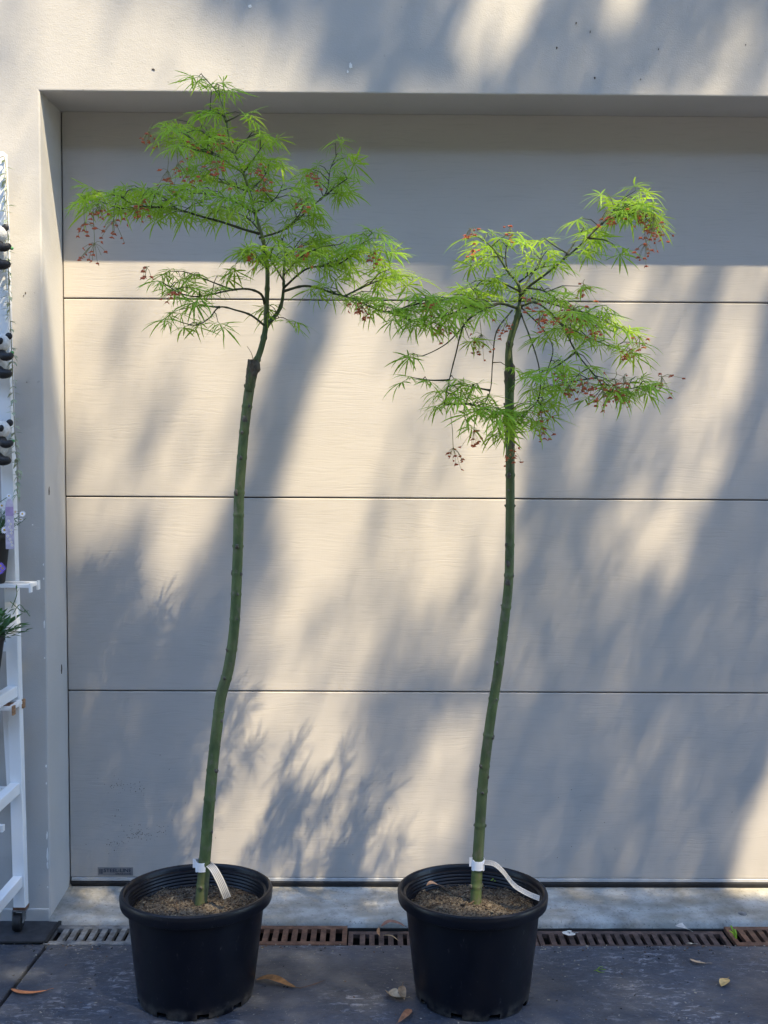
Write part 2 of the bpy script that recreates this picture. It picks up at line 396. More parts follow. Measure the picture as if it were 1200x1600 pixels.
for (x, y, w, h, mt) in ((76.5,976,3,16,M_CHIP),(76,882,2,4,M_CHIP),(76,904,2,5,M_CHIP),(77,1028,2,3,M_CHIP),(77,1197,2.5,5,M_CHIP),(77.5,1224,2,4,M_CHIP),
        (77.5,1305,2.5,14,M_CHIP),(77.8,1335,3,30,M_CHIP),(77.5,1352,3,12,M_CHIP),(78,1386,2,4,M_CHIP)):
    p = PY(x-1.2, y, -REC); splat('paint_chip', (min(p.x, -.0055), -REC, p.z), (0,-1,0), w/620, h/620, mt, wall)
for (x, y, w, h) in ((96,1045,3,16),(76.5,768,3,18)):
    Yj = -.03 if x > 90 else -.145
    d = ray(x, y); t_ = (0-CAM.x)/d.x; p = CAM+d*t_; p.y = max(-.15, min(-.01, p.y))
    splat('paint_hole', (0, p.y, p.z), (1,0,0), .009, h/600, M_HOLE, wall, lift=.0009)
for (x, y, w, h, mt) in ((548,103,9,14,M_CHIP),(543,112,4,8,M_CHIP),(391,10,8,9,M_CHIP),(239,108,5,3,M_HOLE),(241,109,3,4,M_HOLE),(900,36,3,5,M_HOLE),(870,75,3,6,M_HOLE),(929,122,4,5,M_HOLE),
        (922,50,2,6,M_HOLE),(1029,77,2,4,M_HOLE),(40,458,3,5,M_HOLE),(42,597,2,3,M_HOLE),(37,462,2,4,M_HOLE),(51,820,3,3,M_CHIP),(1001,124,2,3,M_HOLE),(1165,70,2,3,M_HOLE)):
    splat('wall_mark', PY(x, y, -REC), (0,-1,0), w/850, h/850, mt, wall)
# ------------------------------------------------------------------ garage door
door = thing('garage_door', (0, 0, 0), 'beige four panel sectional garage door with embossed wood grain', 'garage door')
H = .525; zs = [.010, H, 2*H, 3*H, 2.060]
for k in range(4):
    a = zs[k] + (.0016 if k else 0); b_ = zs[k+1] - (.0016 if k < 3 else 0)
    mb = MB(); mb.box((.0028, 0, a), (XR-.005, .022, b_)); mb.build('panel', M_DOOR, door, bevel=.0022, seg=2)
mb = MB(); mb.box((.004, .014, .004), (XR-.004, .045, 2.0595)); mb.build('door_core', M_CORE, door)
mb = MB(); mb.box((.006, -.003, .0005), (XR-.006, .012, .0092)); mb.build('bottom_rail', M_ALU, door, bevel=.001)
mb = MB(); mb.box((.006, -.006, -.0135), (XR-.006, .013, -.0005)); mb.build('bottom_seal', M_BLACK, door, bevel=.003)
mb = MB(); mb.box((.0004, .006, -.012), (.0026, .02, 2.058)); mb.build('side_seal', M_CORE, door)
# maker's plate
a = PY(153, 1367.5, 0); b_ = PY(208, 1355, 0)
M_PLATE = simple('maker_plate', (.19, .19, .195), .45, .1, 40); M_INK = simple('plate_ink', (.035, .045, .07), .6, .1, 40)
mb = MB(); mb.box((a.x, -.0012, a.z), (b_.x, .001, b_.z)); plate = mb.build('maker_plate', M_PLATE, door)
def text(body, x, z, size, wid, mat, parent, name, Y=-.0016):
    cu = bpy.data.curves.new(name, 'FONT'); cu.body = body; cu.size = size; cu.extrude = .0002; cu.offset = size*.02
    t_ = bpy.data.objects.new(name, cu); COL.objects.link(t_)
    me = bpy.data.meshes.new_from_object(t_.evaluated_get(bpy.context.evaluated_depsgraph_get()))
    bpy.data.objects.remove(t_)
    xs = [v.co.x for v in me.vertices]; s_ = wid/(max(xs)-min(xs)); x0 = min(xs)
    for v in me.vertices: v.co = Vector((x + (v.co.x-x0)*s_, Y - v.co.z, z + v.co.y))
    me.materials.clear(); me.materials.append(mat)
    o = bpy.data.objects.new(name, me); COL.objects.link(o); setpar(o, parent); return o
W = b_.x-a.x; Hh = b_.z-a.z
text('STEEL-LINE', a.x+W*.17, a.z+Hh*.42, Hh*.62, W*.78, M_INK, plate, 'lettering')
text('GARAGE DOORS', a.x+W*.5, a.z+Hh*.12, Hh*.26, W*.45, M_INK, plate, 'small_lettering')
mb = MB(); mb.box((a.x+W*.05, -.0018, a.z+Hh*.2), (a.x+W*.075, -.001, a.z+Hh*.8)); mb.box((a.x+W*.09, -.0018, a.z+Hh*.2), (a.x+W*.115, -.001, a.z+Hh*.8)); mb.box((a.x+W*.13, -.0018, a.z+Hh*.2), (a.x+W*.145, -.001, a.z+Hh*.8))
mb.build('emblem', M_INK, plate)
# splashed dirt specks low on the door
mb = MB()
def speck(x, y, r):
    c = PY(x, y, -.0006); pts = [c + Vector((math.cos(q)*r*random.uniform(.5,1.2), 0, math.sin(q)*r*random.uniform(.5,1.2))) for q in (0,1.05,2.1,3.14,4.2,5.2)]
    mb.add(pts, [(0,1,2,3,4,5)])
for cx_, cy_, sx, sy, n_ in ((180,1226,8,5,22),(210,1230,16,6,22),(180,1320,9,6,20),(212,1302,14,6,40),(222,1306,8,4,16),(250,1296,7,6,16),(190,1300,30,26,18),(500,1300,90,30,14),(950,1300,140,40,14),(250,1250,60,60,20)):
    for _ in range(n_): speck(random.gauss(cx_, sx), random.gauss(cy_, sy), random.uniform(.0006, .0015))
o = mb.build('dirt_specks', M_HOLE, door); o['kind'] = 'stuff'

# ------------------------------------------------------------------ drain
YB = -REC-.022; ZT = ZG-.002
chan = thing('drain_channel', (1, -.22, -.11), 'dark open drain trough running along the garage threshold', 'drain')
mb = MB(); mb.box((XJ-.0, YD-.001, -.13), (XR+1, YB+.004, -.12)); mb.box((XJ, YB, -.13), (XR+1, YB+.006, ZG-.012)); mb.box((XJ, YD-.004, -.13), (XR+1, YD+.002, ZG-.014))
mb.build('trough', M_DARK, chan)
def grate(px0, px1, mat, label, drop=0, y0=YD+.003, y1=YB-.003, first=None):
    xa = PZ(px0, 1462, ZG).x; xb = PZ(px1, 1462, ZG).x
    zt = ZT-drop; th = .012; root = thing('drain_grate', ((xa+xb)/2, y0, zt-th), label, 'grate', 'grates of the channel drain')
    f = MB(); wd = (y1-y0)*.18
    f.box((xa, y0, zt-th), (xb, y0+wd, zt)); f.box((xa, y1-wd, zt-th), (xb, y1, zt))
    f.box((xa, y0+wd, zt-th), (xa+.012, y1-wd, zt)); f.box((xb-.012, y0+wd, zt-th), (xb, y1-wd, zt))
    f.build('frame', mat, root, bevel=.0012)
    n_ = max(1, int(round((xb-xa-.024)/.0235))); pit = (xb-xa-.024)/n_; bw = pit*.56
    b0 = MB(); b0.box((-bw/2, y0+wd, -th), (bw/2, y1-wd, -.0006)); meb = b0.mesh('bar', mat)
    for k in range(1, n_):
        o = bpy.data.objects.new('bar', meb); COL.objects.link(o); o.location = (xa+.012+pit*k, 0, zt); setpar(o, root)
grate(74, 226, M_GREYGRATE, 'grey metal drain grate at the far left beside the wall')
grate(227.5, 542, M_RUST, 'orange rusty drain grate between the two pots')
grate(544, 840, M_BROWN, 'dark brown sunken drain grate half hidden by the right pot', .008, y1=YB-.016)
grate(841.5, 1137, M_BROWN, 'long dark brown drain grate right of the right pot with a pale leaf on it', .006, y1=YB-.016)
grate(1142, 1440, M_RUST, 'brown drain grate at the far right edge beyond the green weed')

# ------------------------------------------------------------------ pots
def make_pot(pcx, label, seed):
    rnd = random.Random(seed)
    c = PG(pcx, 1598); yc = c.y + .124; xc = pcx_x(pcx, yc); ZG = zgr(yc)
    root = thing('plant_pot', (xc, yc, ZG), label, 'pot', 'black plastic plant pots')
    Hh = .232
    out = [(.117,.0008),(.121,.0012),(.1232,.004),(.1248,.014),(.1275,.03)]
    for k in range(1, 8): out.append((.1275+(.1508-.1275)*k/7, .03+(.199-.03)*k/7))
    out += [(.1514,.2030),(.1560,.2045),(.1640,.2042),(.1668,.2055),(.1678,.2080),(.1694,.2200),(.1697,.2245),(.1683,.2290),(.1652,.2314),(.1618,.2312),(.1592,.2290),(.1578,.2250),(.1562,.2200)]
    z = .2185; rin = lambda q: min(.1535, .1275+.0233*(q-.03)/.169-.0032)
    while z > .168:
        out += [(rin(z), z), (rin(z)-.0012, z-.003), (rin(z), z-.006)]; z -= .0075
    n = 96; ph = rnd.uniform(0, 6)
    def skip(i, j):
        a = (j/n*2*math.pi*1.0 + ph) % (2*math.pi/9)
        return i in (0, 1, 2) and a < .19
    mb = MB(); mb.lathe(out, n, (xc, yc, ZG), skip=skip)
    for k, v in enumerate(mb.v):      # gently out of round
        a = math.atan2(v[1]-yc, v[0]-xc); s_ = (1-.034*(v[2]-ZG)/.232)*(1+.006*math.sin(2*a+ph)+.003*math.sin(3*a))
        mb.v[k] = (xc+(v[0]-xc)*s_, yc+(v[1]-yc)*s_, v[2])
    b = mb.build('pot_body', M_POT, root, smooth=True); b.data.set_sharp_from_angle(angle=math.radians(32))
    # soil with crumbs
    zs_ = ZG+.188; mb = MB(); R_ = 26; n = 60; vs = []
    for i in range(R_+1):
        for j in range(n):
            rr = .1425*i/R_; a = 2*math.pi*j/n; x = xc+rr*math.cos(a); y = yc+rr*math.sin(a)
            z = zs_ + mnoise.noise((x*26, y*26, seed))*.011 + mnoise.noise((x*120, y*120, seed))*.004 + .010*max(0, 1-rr/.07) - .004*(rr/.15)**3
            vs.append((x, y, z))
    mb.add(vs, [(i*n+j, (i+1)*n+j, (i+1)*n+(j+1)%n, i*n+(j+1)%n) for i in range(R_) for j in range(n)])
    mb.build('soil', M_SOIL, root, smooth=True)
    mb = MB()
    for _ in range(2400):
        rr = .139*math.sqrt(rnd.random()); a = rnd.uniform(0, 6.283); x = xc+rr*math.cos(a); y = yc+rr*math.sin(a)
        z = zs_ + mnoise.noise((x*26, y*26, seed))*.011 + mnoise.noise((x*120, y*120, seed))*.004 + .010*max(0, 1-rr/.07) + rnd.uniform(-.001, .002)
        L_ = rnd.uniform(.002, .0055)*(1.6 if rnd.random() < .1 else 1); w = rnd.uniform(.001, .0024)
        d = Vector((rnd.uniform(-1,1), rnd.uniform(-1,1), rnd.uniform(-.4,.5))).normalized()
        mb.beam(Vector((x,y,z))-d*L_/2, Vector((x,y,z))+d*L_/2, w, w*.6, up=(.1,.2,1), mi=rnd.choice((0,0,0,1,2,2)))
    for _ in range(26):      # coarser bark chips
        rr = .131*math.sqrt(rnd.random()); a = rnd.uniform(0, 6.283); x = xc+rr*math.cos(a); y = yc+rr*math.sin(a)
        z = zs_ + mnoise.noise((x*26, y*26, seed))*.011 + .010*max(0, 1-rr/.07) + .003; L_ = rnd.uniform(.009, .022); w = rnd.uniform(.003, .007)
        d = Vector((rnd.uniform(-1,1), rnd.uniform(-1,1), rnd.uniform(-.3,.4))).normalized()
        mb.beam(Vector((x,y,z))-d*L_/2, Vector((x,y,z))+d*L_/2, w, w*.4, up=(rnd.uniform(-.5,.5),.2,1), mi=rnd.choice((0,0,1,2)))
    o = mb.build('bark_crumbs', [simple('crumb_brown', (.07,.046,.028), .9), simple('crumb_tan', (.17,.14,.095), .9), simple('crumb_dark', (.03,.024,.02), .9)], root); o['kind'] = 'stuff'
    root.rotation_euler.x = -math.atan(SLOPE)
    return xc, yc+.188*SLOPE, zs_
def pcx_x(px, Y): return PY(px, 1500, Y).x
potL = make_pot(306, 'round black plastic pot on the left holding the taller tree', 3)
potR = make_pot(738, 'round black plastic pot on the right holding the shorter tree', 9)

# ------------------------------------------------------------------ maple leaves
def leaf_mesh(rnd, name):
    mb = MB(); pet = rnd.uniform(.012, .026)
    mb.tube([(0,0,0), (pet*.5,0,.001), (pet,0,-.001)], .0006, 3, cap=False)
    nl = rnd.choice((7, 7, 7, 9)); spread = rnd.uniform(95, 125)
    for k in range(nl):
        u = -1 + 2*k/(nl-1); th = math.radians(u*spread + rnd.uniform(-7, 7))
        L = .056*(1-.40*u*u)*rnd.uniform(.75, 1.15); w = .0019*rnd.uniform(.7, 1.35); dr = rnd.uniform(.1, .85)
        d = Vector((math.cos(th), math.sin(th), 0)); sd_ = Vector((-math.sin(th), math.cos(th), 0)); tw = rnd.uniform(-.5, .5); bend = rnd.uniform(-.25, .25)
        st = [(0, .25), (.16, .45), (.34, 1.0), (.42, .78), (.56, 1.0), (.64, .66), (.78, .6), (1.0, .02)]
        vs = []
        for s, ww in st:
            # arching, drooping under its own weight
            ang = dr*s*1.25
            x = L*(math.sin(ang)/ (dr*1.25) if dr > 0 else s); z = -L*(1-math.cos(ang))/(dr*1.25)
            c = Vector((pet,0,-.001)) + d*x + sd_*bend*L*s*s*.5 + Vector((0,0,z))
            sv = (sd_*math.cos(tw) + Vector((0,0,1))*math.sin(tw))*w*ww
            vs += [c+sv, c-sv]
        mb.add(vs, [(2*i, 2*i+2, 2*i+3, 2*i+1) for i in range(len(st)-1)])
    return mb
rl = random.Random(5)
LEAFB = [leaf_mesh(rl, 'leaf') for _ in range(20)]
LEAFM = [b.mesh('leaf', M_LEAF) for b in LEAFB]

def make_tree(base_px, name, label, trunk_px, trunk_w, branches, seeds, Y0, stub, seed, knots, lean=0):
    rnd = random.Random(seed)
    def W(p, dflt=0): return PY(p[0], p[1], Y0 + (p[2] if len(p) > 2 else dflt) + lean*max(0, min(1, (1350-p[1])/900))**1.3)
    b0 = W(trunk_px[0]); root = thing(name, b0, label, 'tree', 'potted maple trees')
    # ---- trunk
    pts = catmull([W(p) for p in trunk_px], .004); n = len(pts)
    wk = [w for w in trunk_w]; rad = []
    cum = [0]
    for i in range(1, n): cum.append(cum[-1]+(pts[i]-pts[i-1]).length)
    zk = [W(p).z for p in trunk_px]
    for i in range(n):
        z = pts[i].z; r = np.interp(z, zk, wk)
        rad.append(r)
    node = []; s = .05
    while s < cum[-1]: node.append(s); s += rnd.uniform(.045, .085)
    for i in range(n):
        for s in node:
            d = abs(cum[i]-s)
            if d < .012: rad[i] += (.0006+.0010*((s*977) % 1))*math.exp(-(d/.0030)**2) - .0003*math.exp(-((d-.007)/.004)**2)
        rad[i] *= 1 + .02*mnoise.noise((cum[i]*30, seed, 0))
    mb = MB(); mb.tube(pts, rad, 14); trunk = mb.build('trunk', M_BARK, root, smooth=True)
    for (x, y, r) in knots:
        c = W((x, y, -.006)); mb = MB(); mb.ball(c, r, n=10, sc=(1, .8, 1.25))
        mb.v = [tuple(Vector(v) + (Vector(v)-c)*mnoise.noise(Vector(v)*260)*.45) for v in mb.v]
        mb.build('knot', M_BARK2, trunk, smooth=True)
    buds = MB()
    for s in node:
        i = min(range(n), key=lambda q: abs(cum[q]-s)); a0 = rnd.uniform(0, 6.28)
        for a in (a0, a0+math.pi):
            if rnd.random() < .25: continue
            d = Vector((math.cos(a), math.sin(a), 0)); r = rnd.uniform(.002, .0048); c = pts[i] + d*(rad[i]-r*.25)
            k0 = len(buds.v); buds.ball(c, r, n=8, sc=(1, 1, rnd.uniform(.9, 1.6)))
            buds.v[k0:] = [tuple(Vector(v) + (Vector(v)-c)*mnoise.noise(Vector(v)*420)*.7 + Vector((0,0,max(0, (Vector(v)-c).dot(d))*.5))) for v in buds.v[k0:]]
    buds.build('bud_scars', M_BARK2, trunk, smooth=True)['kind'] = 'stuff'
    if stub:
        mb = MB(); sp = [W(q) for q in stub[0]]; pp = catmull(sp, .004); k = len(pp)
        mb.tube(pp, [stub[1]*(.78+.24*min(1, 2.2*i/k)+.10*mnoise.noise((i*.5, 2, seed))) for i in range(k)], 18)
        mb.v = [tuple(Vector(v) + (Vector(v)-pp[0].lerp(pp[-1], .5)).normalized()*mnoise.noise(Vector(v)*210)*.0016) for v in mb.v]
        mb.build('stub', mat_graft(pp[0].z, pp[-1].z), trunk, smooth=True)
    # ---- branches and leaves
    leaves = []; twigs = MB(); tips = []
    def put(p, yaw, pitch, roll, s): leaves.append((p.copy(), yaw, pitch, roll, s))
    def leafpair(p, d, s):
        az = math.atan2(d.y, d.x)
        for sg in (-1, 1):
            if rnd.random() < .06: continue
            put(p, az + sg*rnd.uniform(.5, 1.5), rnd.uniform(-.3, .8), rnd.uniform(-.8, .8), s*rnd.uniform(.45, 1.02))
    for bi, br in enumerate(branches):
        P = [W(q, 0) for q in br['p']]
        # missing depth values are interpolated towards the given ones
        pts = catmull(P, .006); n = len(pts); r0, r1 = br.get('r', (.0024, .0008))
        f0 = br.get('f', .2); den = br.get('d', 1.0); sc = br.get('s', 1.0)
        rad = [r0+(r1-r0)*(i/(n-1))**.7 for i in range(n)]
        acc = 0; nextn = .02; cl = [0]
        for i in range(1, n): cl.append(cl[-1]+(pts[i]-pts[i-1]).length)
        for i in range(n):
            if i % 8 == 0: rad[i] *= 1.25
        mb = MB(); mb.tube(pts, rad, 7); mb.build('branch', M_TWIG if r0 < .0042 else M_BARK, root, smooth=True)
        s = f0*cl[-1]
        while s < cl[-1]:
            i = min(range(n), key=lambda q: abs(cl[q]-s)); p = pts[i]; d = (pts[min(i+1, n-1)]-pts[max(0, i-1)]).normalized()
            if rnd.random() < .55*den: leafpair(p, d, sc*.9)
            if rnd.random() < .85*den:
                L = rnd.uniform(.025, .085)*sc*(1.15-.65*s/cl[-1]); hv = Vector((rnd.uniform(-1,1), rnd.uniform(-1.2,1.2), rnd.uniform(-.15,.45)))
                td = (d*.55*rnd.uniform(.3,1.4) + hv.normalized()).normalized()
                q = p + td*L; q.z -= L*.08; mid = p + td*L*.5 + Vector((0,0,.004))
                twigs.tube([p, mid, q], [.0011, .0009, .0006], 5, cap=False)
                if L > .05: leafpair(mid, td, sc*.9)
                leafpair(q, td, sc)
                put(q, math.atan2(td.y, td.x), rnd.uniform(0, .6), rnd.uniform(-.4, .4), sc*rnd.uniform(.85, 1.15))
                tips.append(q)
            s += rnd.uniform(.012, .021)/max(.35, den)
        d = (pts[-1]-pts[-3]).normalized()
        if f0 < 1:
            leafpair(pts[-1], d, sc); put(pts[-1], math.atan2(d.y, d.x), rnd.uniform(0, .5), 0, sc*1.05)
    twigs.build('twigs', M_TWIG, root, smooth=True)['kind'] = 'stuff'
    def LM(l):
        p, yaw, pit, rol, s = l
        return Matrix.Translation(p) @ Matrix.Rotation(yaw, 4, 'Z') @ Matrix.Rotation(pit, 4, 'Y') @ Matrix.Rotation(rol, 4, 'X') @ Matrix.Scale(s, 4)
    order = sorted(range(len(leaves)), key=lambda i: leaves[i][0].y)
    rest = MB()
    inv = world_of(root).inverted()
    for rank, i in enumerate(order):
        k = rnd.randrange(len(LEAFM)); Mx = LM(leaves[i])
        if rank < 298:
            o = bpy.data.objects.new('leaf', LEAFM[k]); COL.objects.link(o); o.parent = root; o.matrix_parent_inverse = inv; o.matrix_basis = Mx
        else:
            rest.add([Mx @ Vector(v) for v in LEAFB[k].v], LEAFB[k].f)
    if rest.v:
        o = rest.build('foliage', M_LEAF, root); o['kind'] = 'stuff'
    print(name, 'leaves', len(leaves))
    # ---- winged seed clusters hanging on thin stalks
    for (x, y, dep, sz, up) in seeds:
        c = W((x, y, dep)); top = c + Vector((rnd.uniform(-.006,.006), rnd.uniform(-.004,.01), up/700))
        mb = MB(); hub = c + Vector((0,0,.010*sz)); mb.tube([top, (top+hub)/2+Vector((rnd.uniform(-.003,.003),0,0)), hub], .0006, 4, 0, cap=False)
        for _ in range(int(9*sz)+4):
            q = c + Vector((rnd.gauss(0,.011), rnd.gauss(0,.010), rnd.gauss(-.006,.010)))*sz
            mb.tube([hub, (hub+q)/2+Vector((0,0,.003)), q], .00042, 3, 0, cap=False)
            for sg in (-1, 1):
                if rnd.random() < .25: continue
                mb.ball(q+Vector((sg*.0014,0,0)), .0023*rnd.uniform(.7,1.1), 1, 5)
                w = q+Vector((sg*rnd.uniform(.004,.007), rnd.uniform(-.002,.002), rnd.uniform(-.005,.001)))
                mb.add([q, (q+w)/2+Vector((0,.001,.0013)), w, (q+w)/2-Vector((0,0,.0013))], [(0,1,2,3)], 1)
        mb.build('seed_cluster', [M_STALK, M_SEED], root)
    return root

YL = potL[1] + .004; YR = potR[1] + .004
YL = PZ(313, 1413, potL[2]).y; YR = PZ(743, 1413, potR[2]).y
B = lambda pts, **k: dict(p=pts, **k)
left_br = [
 B([(393,596,.002),(399,570,0),(408,545),(415,512),(417,467),(418,427),(414,390),(408,363),(398,333),(390,300),(380,270),(367,240),(358,213),(353,183),(343,150),(330,133),(318,120)], r=(.0082,.0010), f=.62, d=.75),
 B([(405,365,0),(380,358,-.02),(347,347,-.05),(310,337,-.06),(277,327,-.07),(223,322,-.09),(203,317,-.1),(187,307,-.1),(150,298,-.11)], r=(.0032,.0010), f=.30),
 B([(223,322,-.09),(195,326,-.12),(175,322,-.15),(160,316,-.16)], d=.9, f=.3),
 B([(277,327,-.07),(250,305,-.02),(225,297,0),(205,297,.01)], f=.3),
 B([(380,270,0),(350,250,-.03),(313,228,-.06),(290,208,-.06),(272,199,-.08)], r=(.0024,.0008), f=.25),
 B([(367,240,0),(330,215,.05),(300,198,.08)], f=.35), B([(330,240,-.04),(305,234,-.1),(285,228,-.12)], f=.3),
 B([(414,475,0),(408,460,-.02),(390,452,-.05),(363,453,-.08),(313,463,-.1),(287,460,-.12),(266,449,-.14),(252,440,-.16)], r=(.0032,.0009), f=.42, d=.8),
 B([(363,453,-.08),(330,440,-.02),(290,425,0),(268,424,.01)], f=.3, d=.7),
 B([(415,510,0),(393,493,-.03),(370,485,-.05),(343,480,-.08),(327,497,-.1),(307,508,-.12),(285,504,-.14),(270,498,-.16)], r=(.0028,.0008), f=.55, d=.75),
 B([(343,480,-.08),(310,478,-.04),(280,484,-.03)], f=.4, d=.7),
 B([(416,510,0),(437,483,0),(443,453,.01),(443,427,.02),(446,400,.03),(440,372,.05)], r=(.0055,.0014), f=.72),
 B([(443,455,0),(480,447,-.05),(527,460,-.1),(553,467,-.13),(580,480,-.16),(607,487,-.18),(640,478,-.2),(680,470,-.22),(705,466,-.23)], r=(.0032,.0009), f=.3),
 B([(540,462,-.1),(580,443,-.05),(615,432,0),(640,432,.02)], f=.3),
 B([(607,487,-.18),(640,500,-.22),(660,505,-.24)], f=.3, d=.8),
 B([(443,450,0),(480,420,-.02),(530,412,-.06),(560,388,-.08),(575,370,-.1),(582,364,-.12)], r=(.0028,.0009), f=.3),
 B([(500,416,-.03),(550,400,.04),(578,395,.06)], f=.3),
 B([(405,372,0),(447,357,.02),(487,323,.04),(510,300,.05),(516,265,.06),(527,240,.06)], r=(.0026,.0008), f=.35, d=.9),
 B([(500,312,.05),(530,288,.02),(545,278,0)], f=.35, d=.8), B([(447,357,.02),(468,335,-.06),(478,310,-.08)], f=.35),
 B([(398,333,0),(430,310,-.05),(442,288,-.08)], f=.3), B([(390,300,0),(415,272,.05),(422,250,.06)], f=.3),
 B([(380,270,0),(400,243,-.05),(412,225,-.06)], f=.3), B([(367,240,0),(388,215,.03),(405,208,.03)], f=.35, d=.8),
 B([(353,190,0),(370,182,-.03),(378,176,-.03)], f=.4, d=.6), B([(353,183,0),(335,174,.03),(322,172,.03)], f=.4, d=.6),
 B([(398,333,0),(360,312,-.08),(320,303,-.12),(292,302,-.13)], f=.3), B([(390,300,0),(350,286,.06),(312,278,.08)], f=.3),
 B([(408,363,0),(385,340,.08),(345,322,.1)], f=.3), B([(418,420,0),(398,402,-.06),(384,392,-.08)], f=.4),
 B([(443,430,.02),(470,402,-.08),(500,387,-.1),(530,382,-.1)], f=.25), B([(444,440,.02),(420,402,-.1),(405,388,-.12)], f=.4),
 B([(446,400,.03),(470,385,.1),(500,375,.12)], f=.3), B([(418,505,0),(438,496,-.03),(450,500,-.04)], r=(.0014,.0007), f=.6, d=.6),
 B([(396,566,-.004),(393,552,-.01),(386,541,-.01)], r=(.0008,.0005), f=1.1),
]
left_seeds = [(233,214,-.1,1.1,22),(278,266,-.13,1.4,30),(262,274,-.12,1,30),(334,262,-.14,1.4,30),(345,226,-.1,1.2,25),(148,390,-.16,1.2,70),(178,354,-.14,1.1,35),(132,356,-.16,.9,40),(155,330,-.16,.9,20),
 (211,330,-.13,.8,15),(226,318,-.12,.8,14),(415,290,-.1,.8,14),(404,266,-.1,.7,12),(298,230,-.12,.8,14),(470,395,-.14,.8,14),(555,476,-.18,1,14),(565,484,-.18,.8,14),(230,425,-.2,.8,8),(270,458,-.2,.8,12),(495,276,-.02,.9,12),(583,402,-.12,.7,12),(395,402,-.12,.7,14),(470,318,-.1,.8,12)]
left_trunk = [(313,1418),(318,1370),(321,1330),(331,1210),(341,1120),(346,1085),(357,1045),(366,980),(371,880),(373,800),(374,770),(381,680),(388,620),(394,585),(397,566)]
lw = [.0135,.0133,.0128,.0124,.0120,.0122,.0118,.0112,.0112,.0113,.0110,.0104,.0108,.0110,.0086]
make_tree(None, 'potted_maple', 'taller green stemmed lace leaf maple in the left pot', left_trunk, lw, left_br, left_seeds, YL,
          ([(389,612,-.003),(392,590,-.003),(394,575,-.004),(395.5,563,-.003)], .0112), 21,
          [(385,640,.006),(382,655,.0075),(374,822,.004),(371,815,.004),(345,1126,.005),(334,1225,.004),(366,935,.003),(400,573,.0105),(396,582,.010)], lean=-.005)
right_br = [
 B([(810,488,0),(812,450,.01),(792,422,0),(772,390,-.02),(756,376,-.03),(743,368,-.04)], r=(.0042,.0010), f=.4, d=.8),
 B([(812,470,0),(824,450,-.02),(856,426,-.04),(880,406,-.05),(912,378,-.07),(940,350,-.08),(966,330,-.1),(988,316,-.11)], r=(.0032,.0009), f=.45, d=.95),
 B([(880,406,-.05),(905,368,0),(915,350,.01)], f=.45, d=.5), B([(920,372,-.07),(945,375,-.09),(958,382,-.1)], f=.5, d=.5), B([(968,326,-.1),(1002,332,-.12),(1012,346,-.12)], f=.4, d=.7),
 B([(940,350,-.08),(965,322,-.05),(985,306,-.03)], f=.35, d=.9), B([(950,342,-.09),(985,334,-.12),(1008,328,-.13)], f=.3, d=.9), B([(890,398,-.05),(868,385,-.02),(850,372,0)], f=.5, d=.6),
 B([(810,482,0),(780,474,-.04),(756,482,-.07),(735,478,-.08),(705,470,-.1),(670,478,-.12),(645,480,-.13)], r=(.0034,.0010), f=.3),
 B([(735,478,-.08),(705,490,-.14),(675,498,-.16)], f=.3), B([(740,476,-.08),(745,462,-.02),(735,448,0)], f=.3, d=.8),
 B([(780,474,-.04),(745,490,-.1),(724,510,-.12),(712,554,-.13),(702,594,-.13),(694,632,-.13)], r=(.0024,.0010), f=.8, d=.9),
 B([(724,510,-.12),(696,538,-.15),(660,556,-.16),(646,552,-.17)], r=(.0016,.0008), f=.8, d=.35),
 B([(800,485,0),(776,518,-.08),(770,562,-.1),(766,610,-.1),(752,640,-.12)], r=(.0018,.0009), f=.62, d=.6),
 B([(814,490,0),(836,550,-.06),(844,590,-.08),(840,626,-.1),(815,650,-.12)], r=(.0018,.0009), f=.62, d=.9),
 B([(814,480,0),(848,514,.03),(864,546,.05),(852,590,.05),(846,630,.05)], r=(.0018,.0009), f=.5, d=.6),
 B([(815,478,0),(840,474,-.05),(876,506,-.1),(900,550,-.12),(932,590,-.14),(952,612,-.15),(980,608,-.15),(1003,604,-.15)], r=(.0026,.0009), f=.2),
 B([(830,465,0),(880,480,0),(920,490,.02),(948,503,.03),(970,514,.03)], r=(.0022,.0008), f=.25, d=.9),
 B([(824,450,-.02),(850,455,-.1),(880,475,-.14),(905,490,-.16)], f=.2), B([(876,506,-.1),(920,528,-.05),(960,543,-.05),(980,548,-.05)], f=.2, d=.9),
 B([(900,550,-.12),(870,572,-.15),(845,582,-.17)], f=.25, d=.8), B([(932,590,-.14),(900,595,-.18),(880,598,-.18)], f=.3, d=.6),
 B([(812,455,0),(782,442,.05),(752,440,.07),(742,455,.07)], f=.3), B([(812,460,0),(828,434,.04),(842,410,.05),(848,392,.05)], f=.3, d=.7),
 B([(792,422,0),(790,395,.03),(796,372,.03)], f=.4, d=.6), B([(812,440,.01),(840,420,-.06),(862,415,-.08)], f=.3, d=.7),
 B([(702,594,-.13),(672,594,-.13),(645,590,-.14)], f=.3, d=.7), B([(694,632,-.13),(735,632,-.14),(768,642,-.16),(790,648,-.17),(820,652,-.18)], f=.15, d=1.0),
 B([(840,626,-.1),(850,640,-.08),(852,650,-.08)], f=.3, d=.7), B([(766,610,-.1),(735,604,-.1),(715,600,-.11)], f=.3, d=.6), B([(790,648,-.17),(795,655,-.21),(800,660,-.22)], f=.0, d=1.0),
 B([(740,600,-.1),(725,640,-.09),(730,662,-.08)], f=.5, d=.6),
]
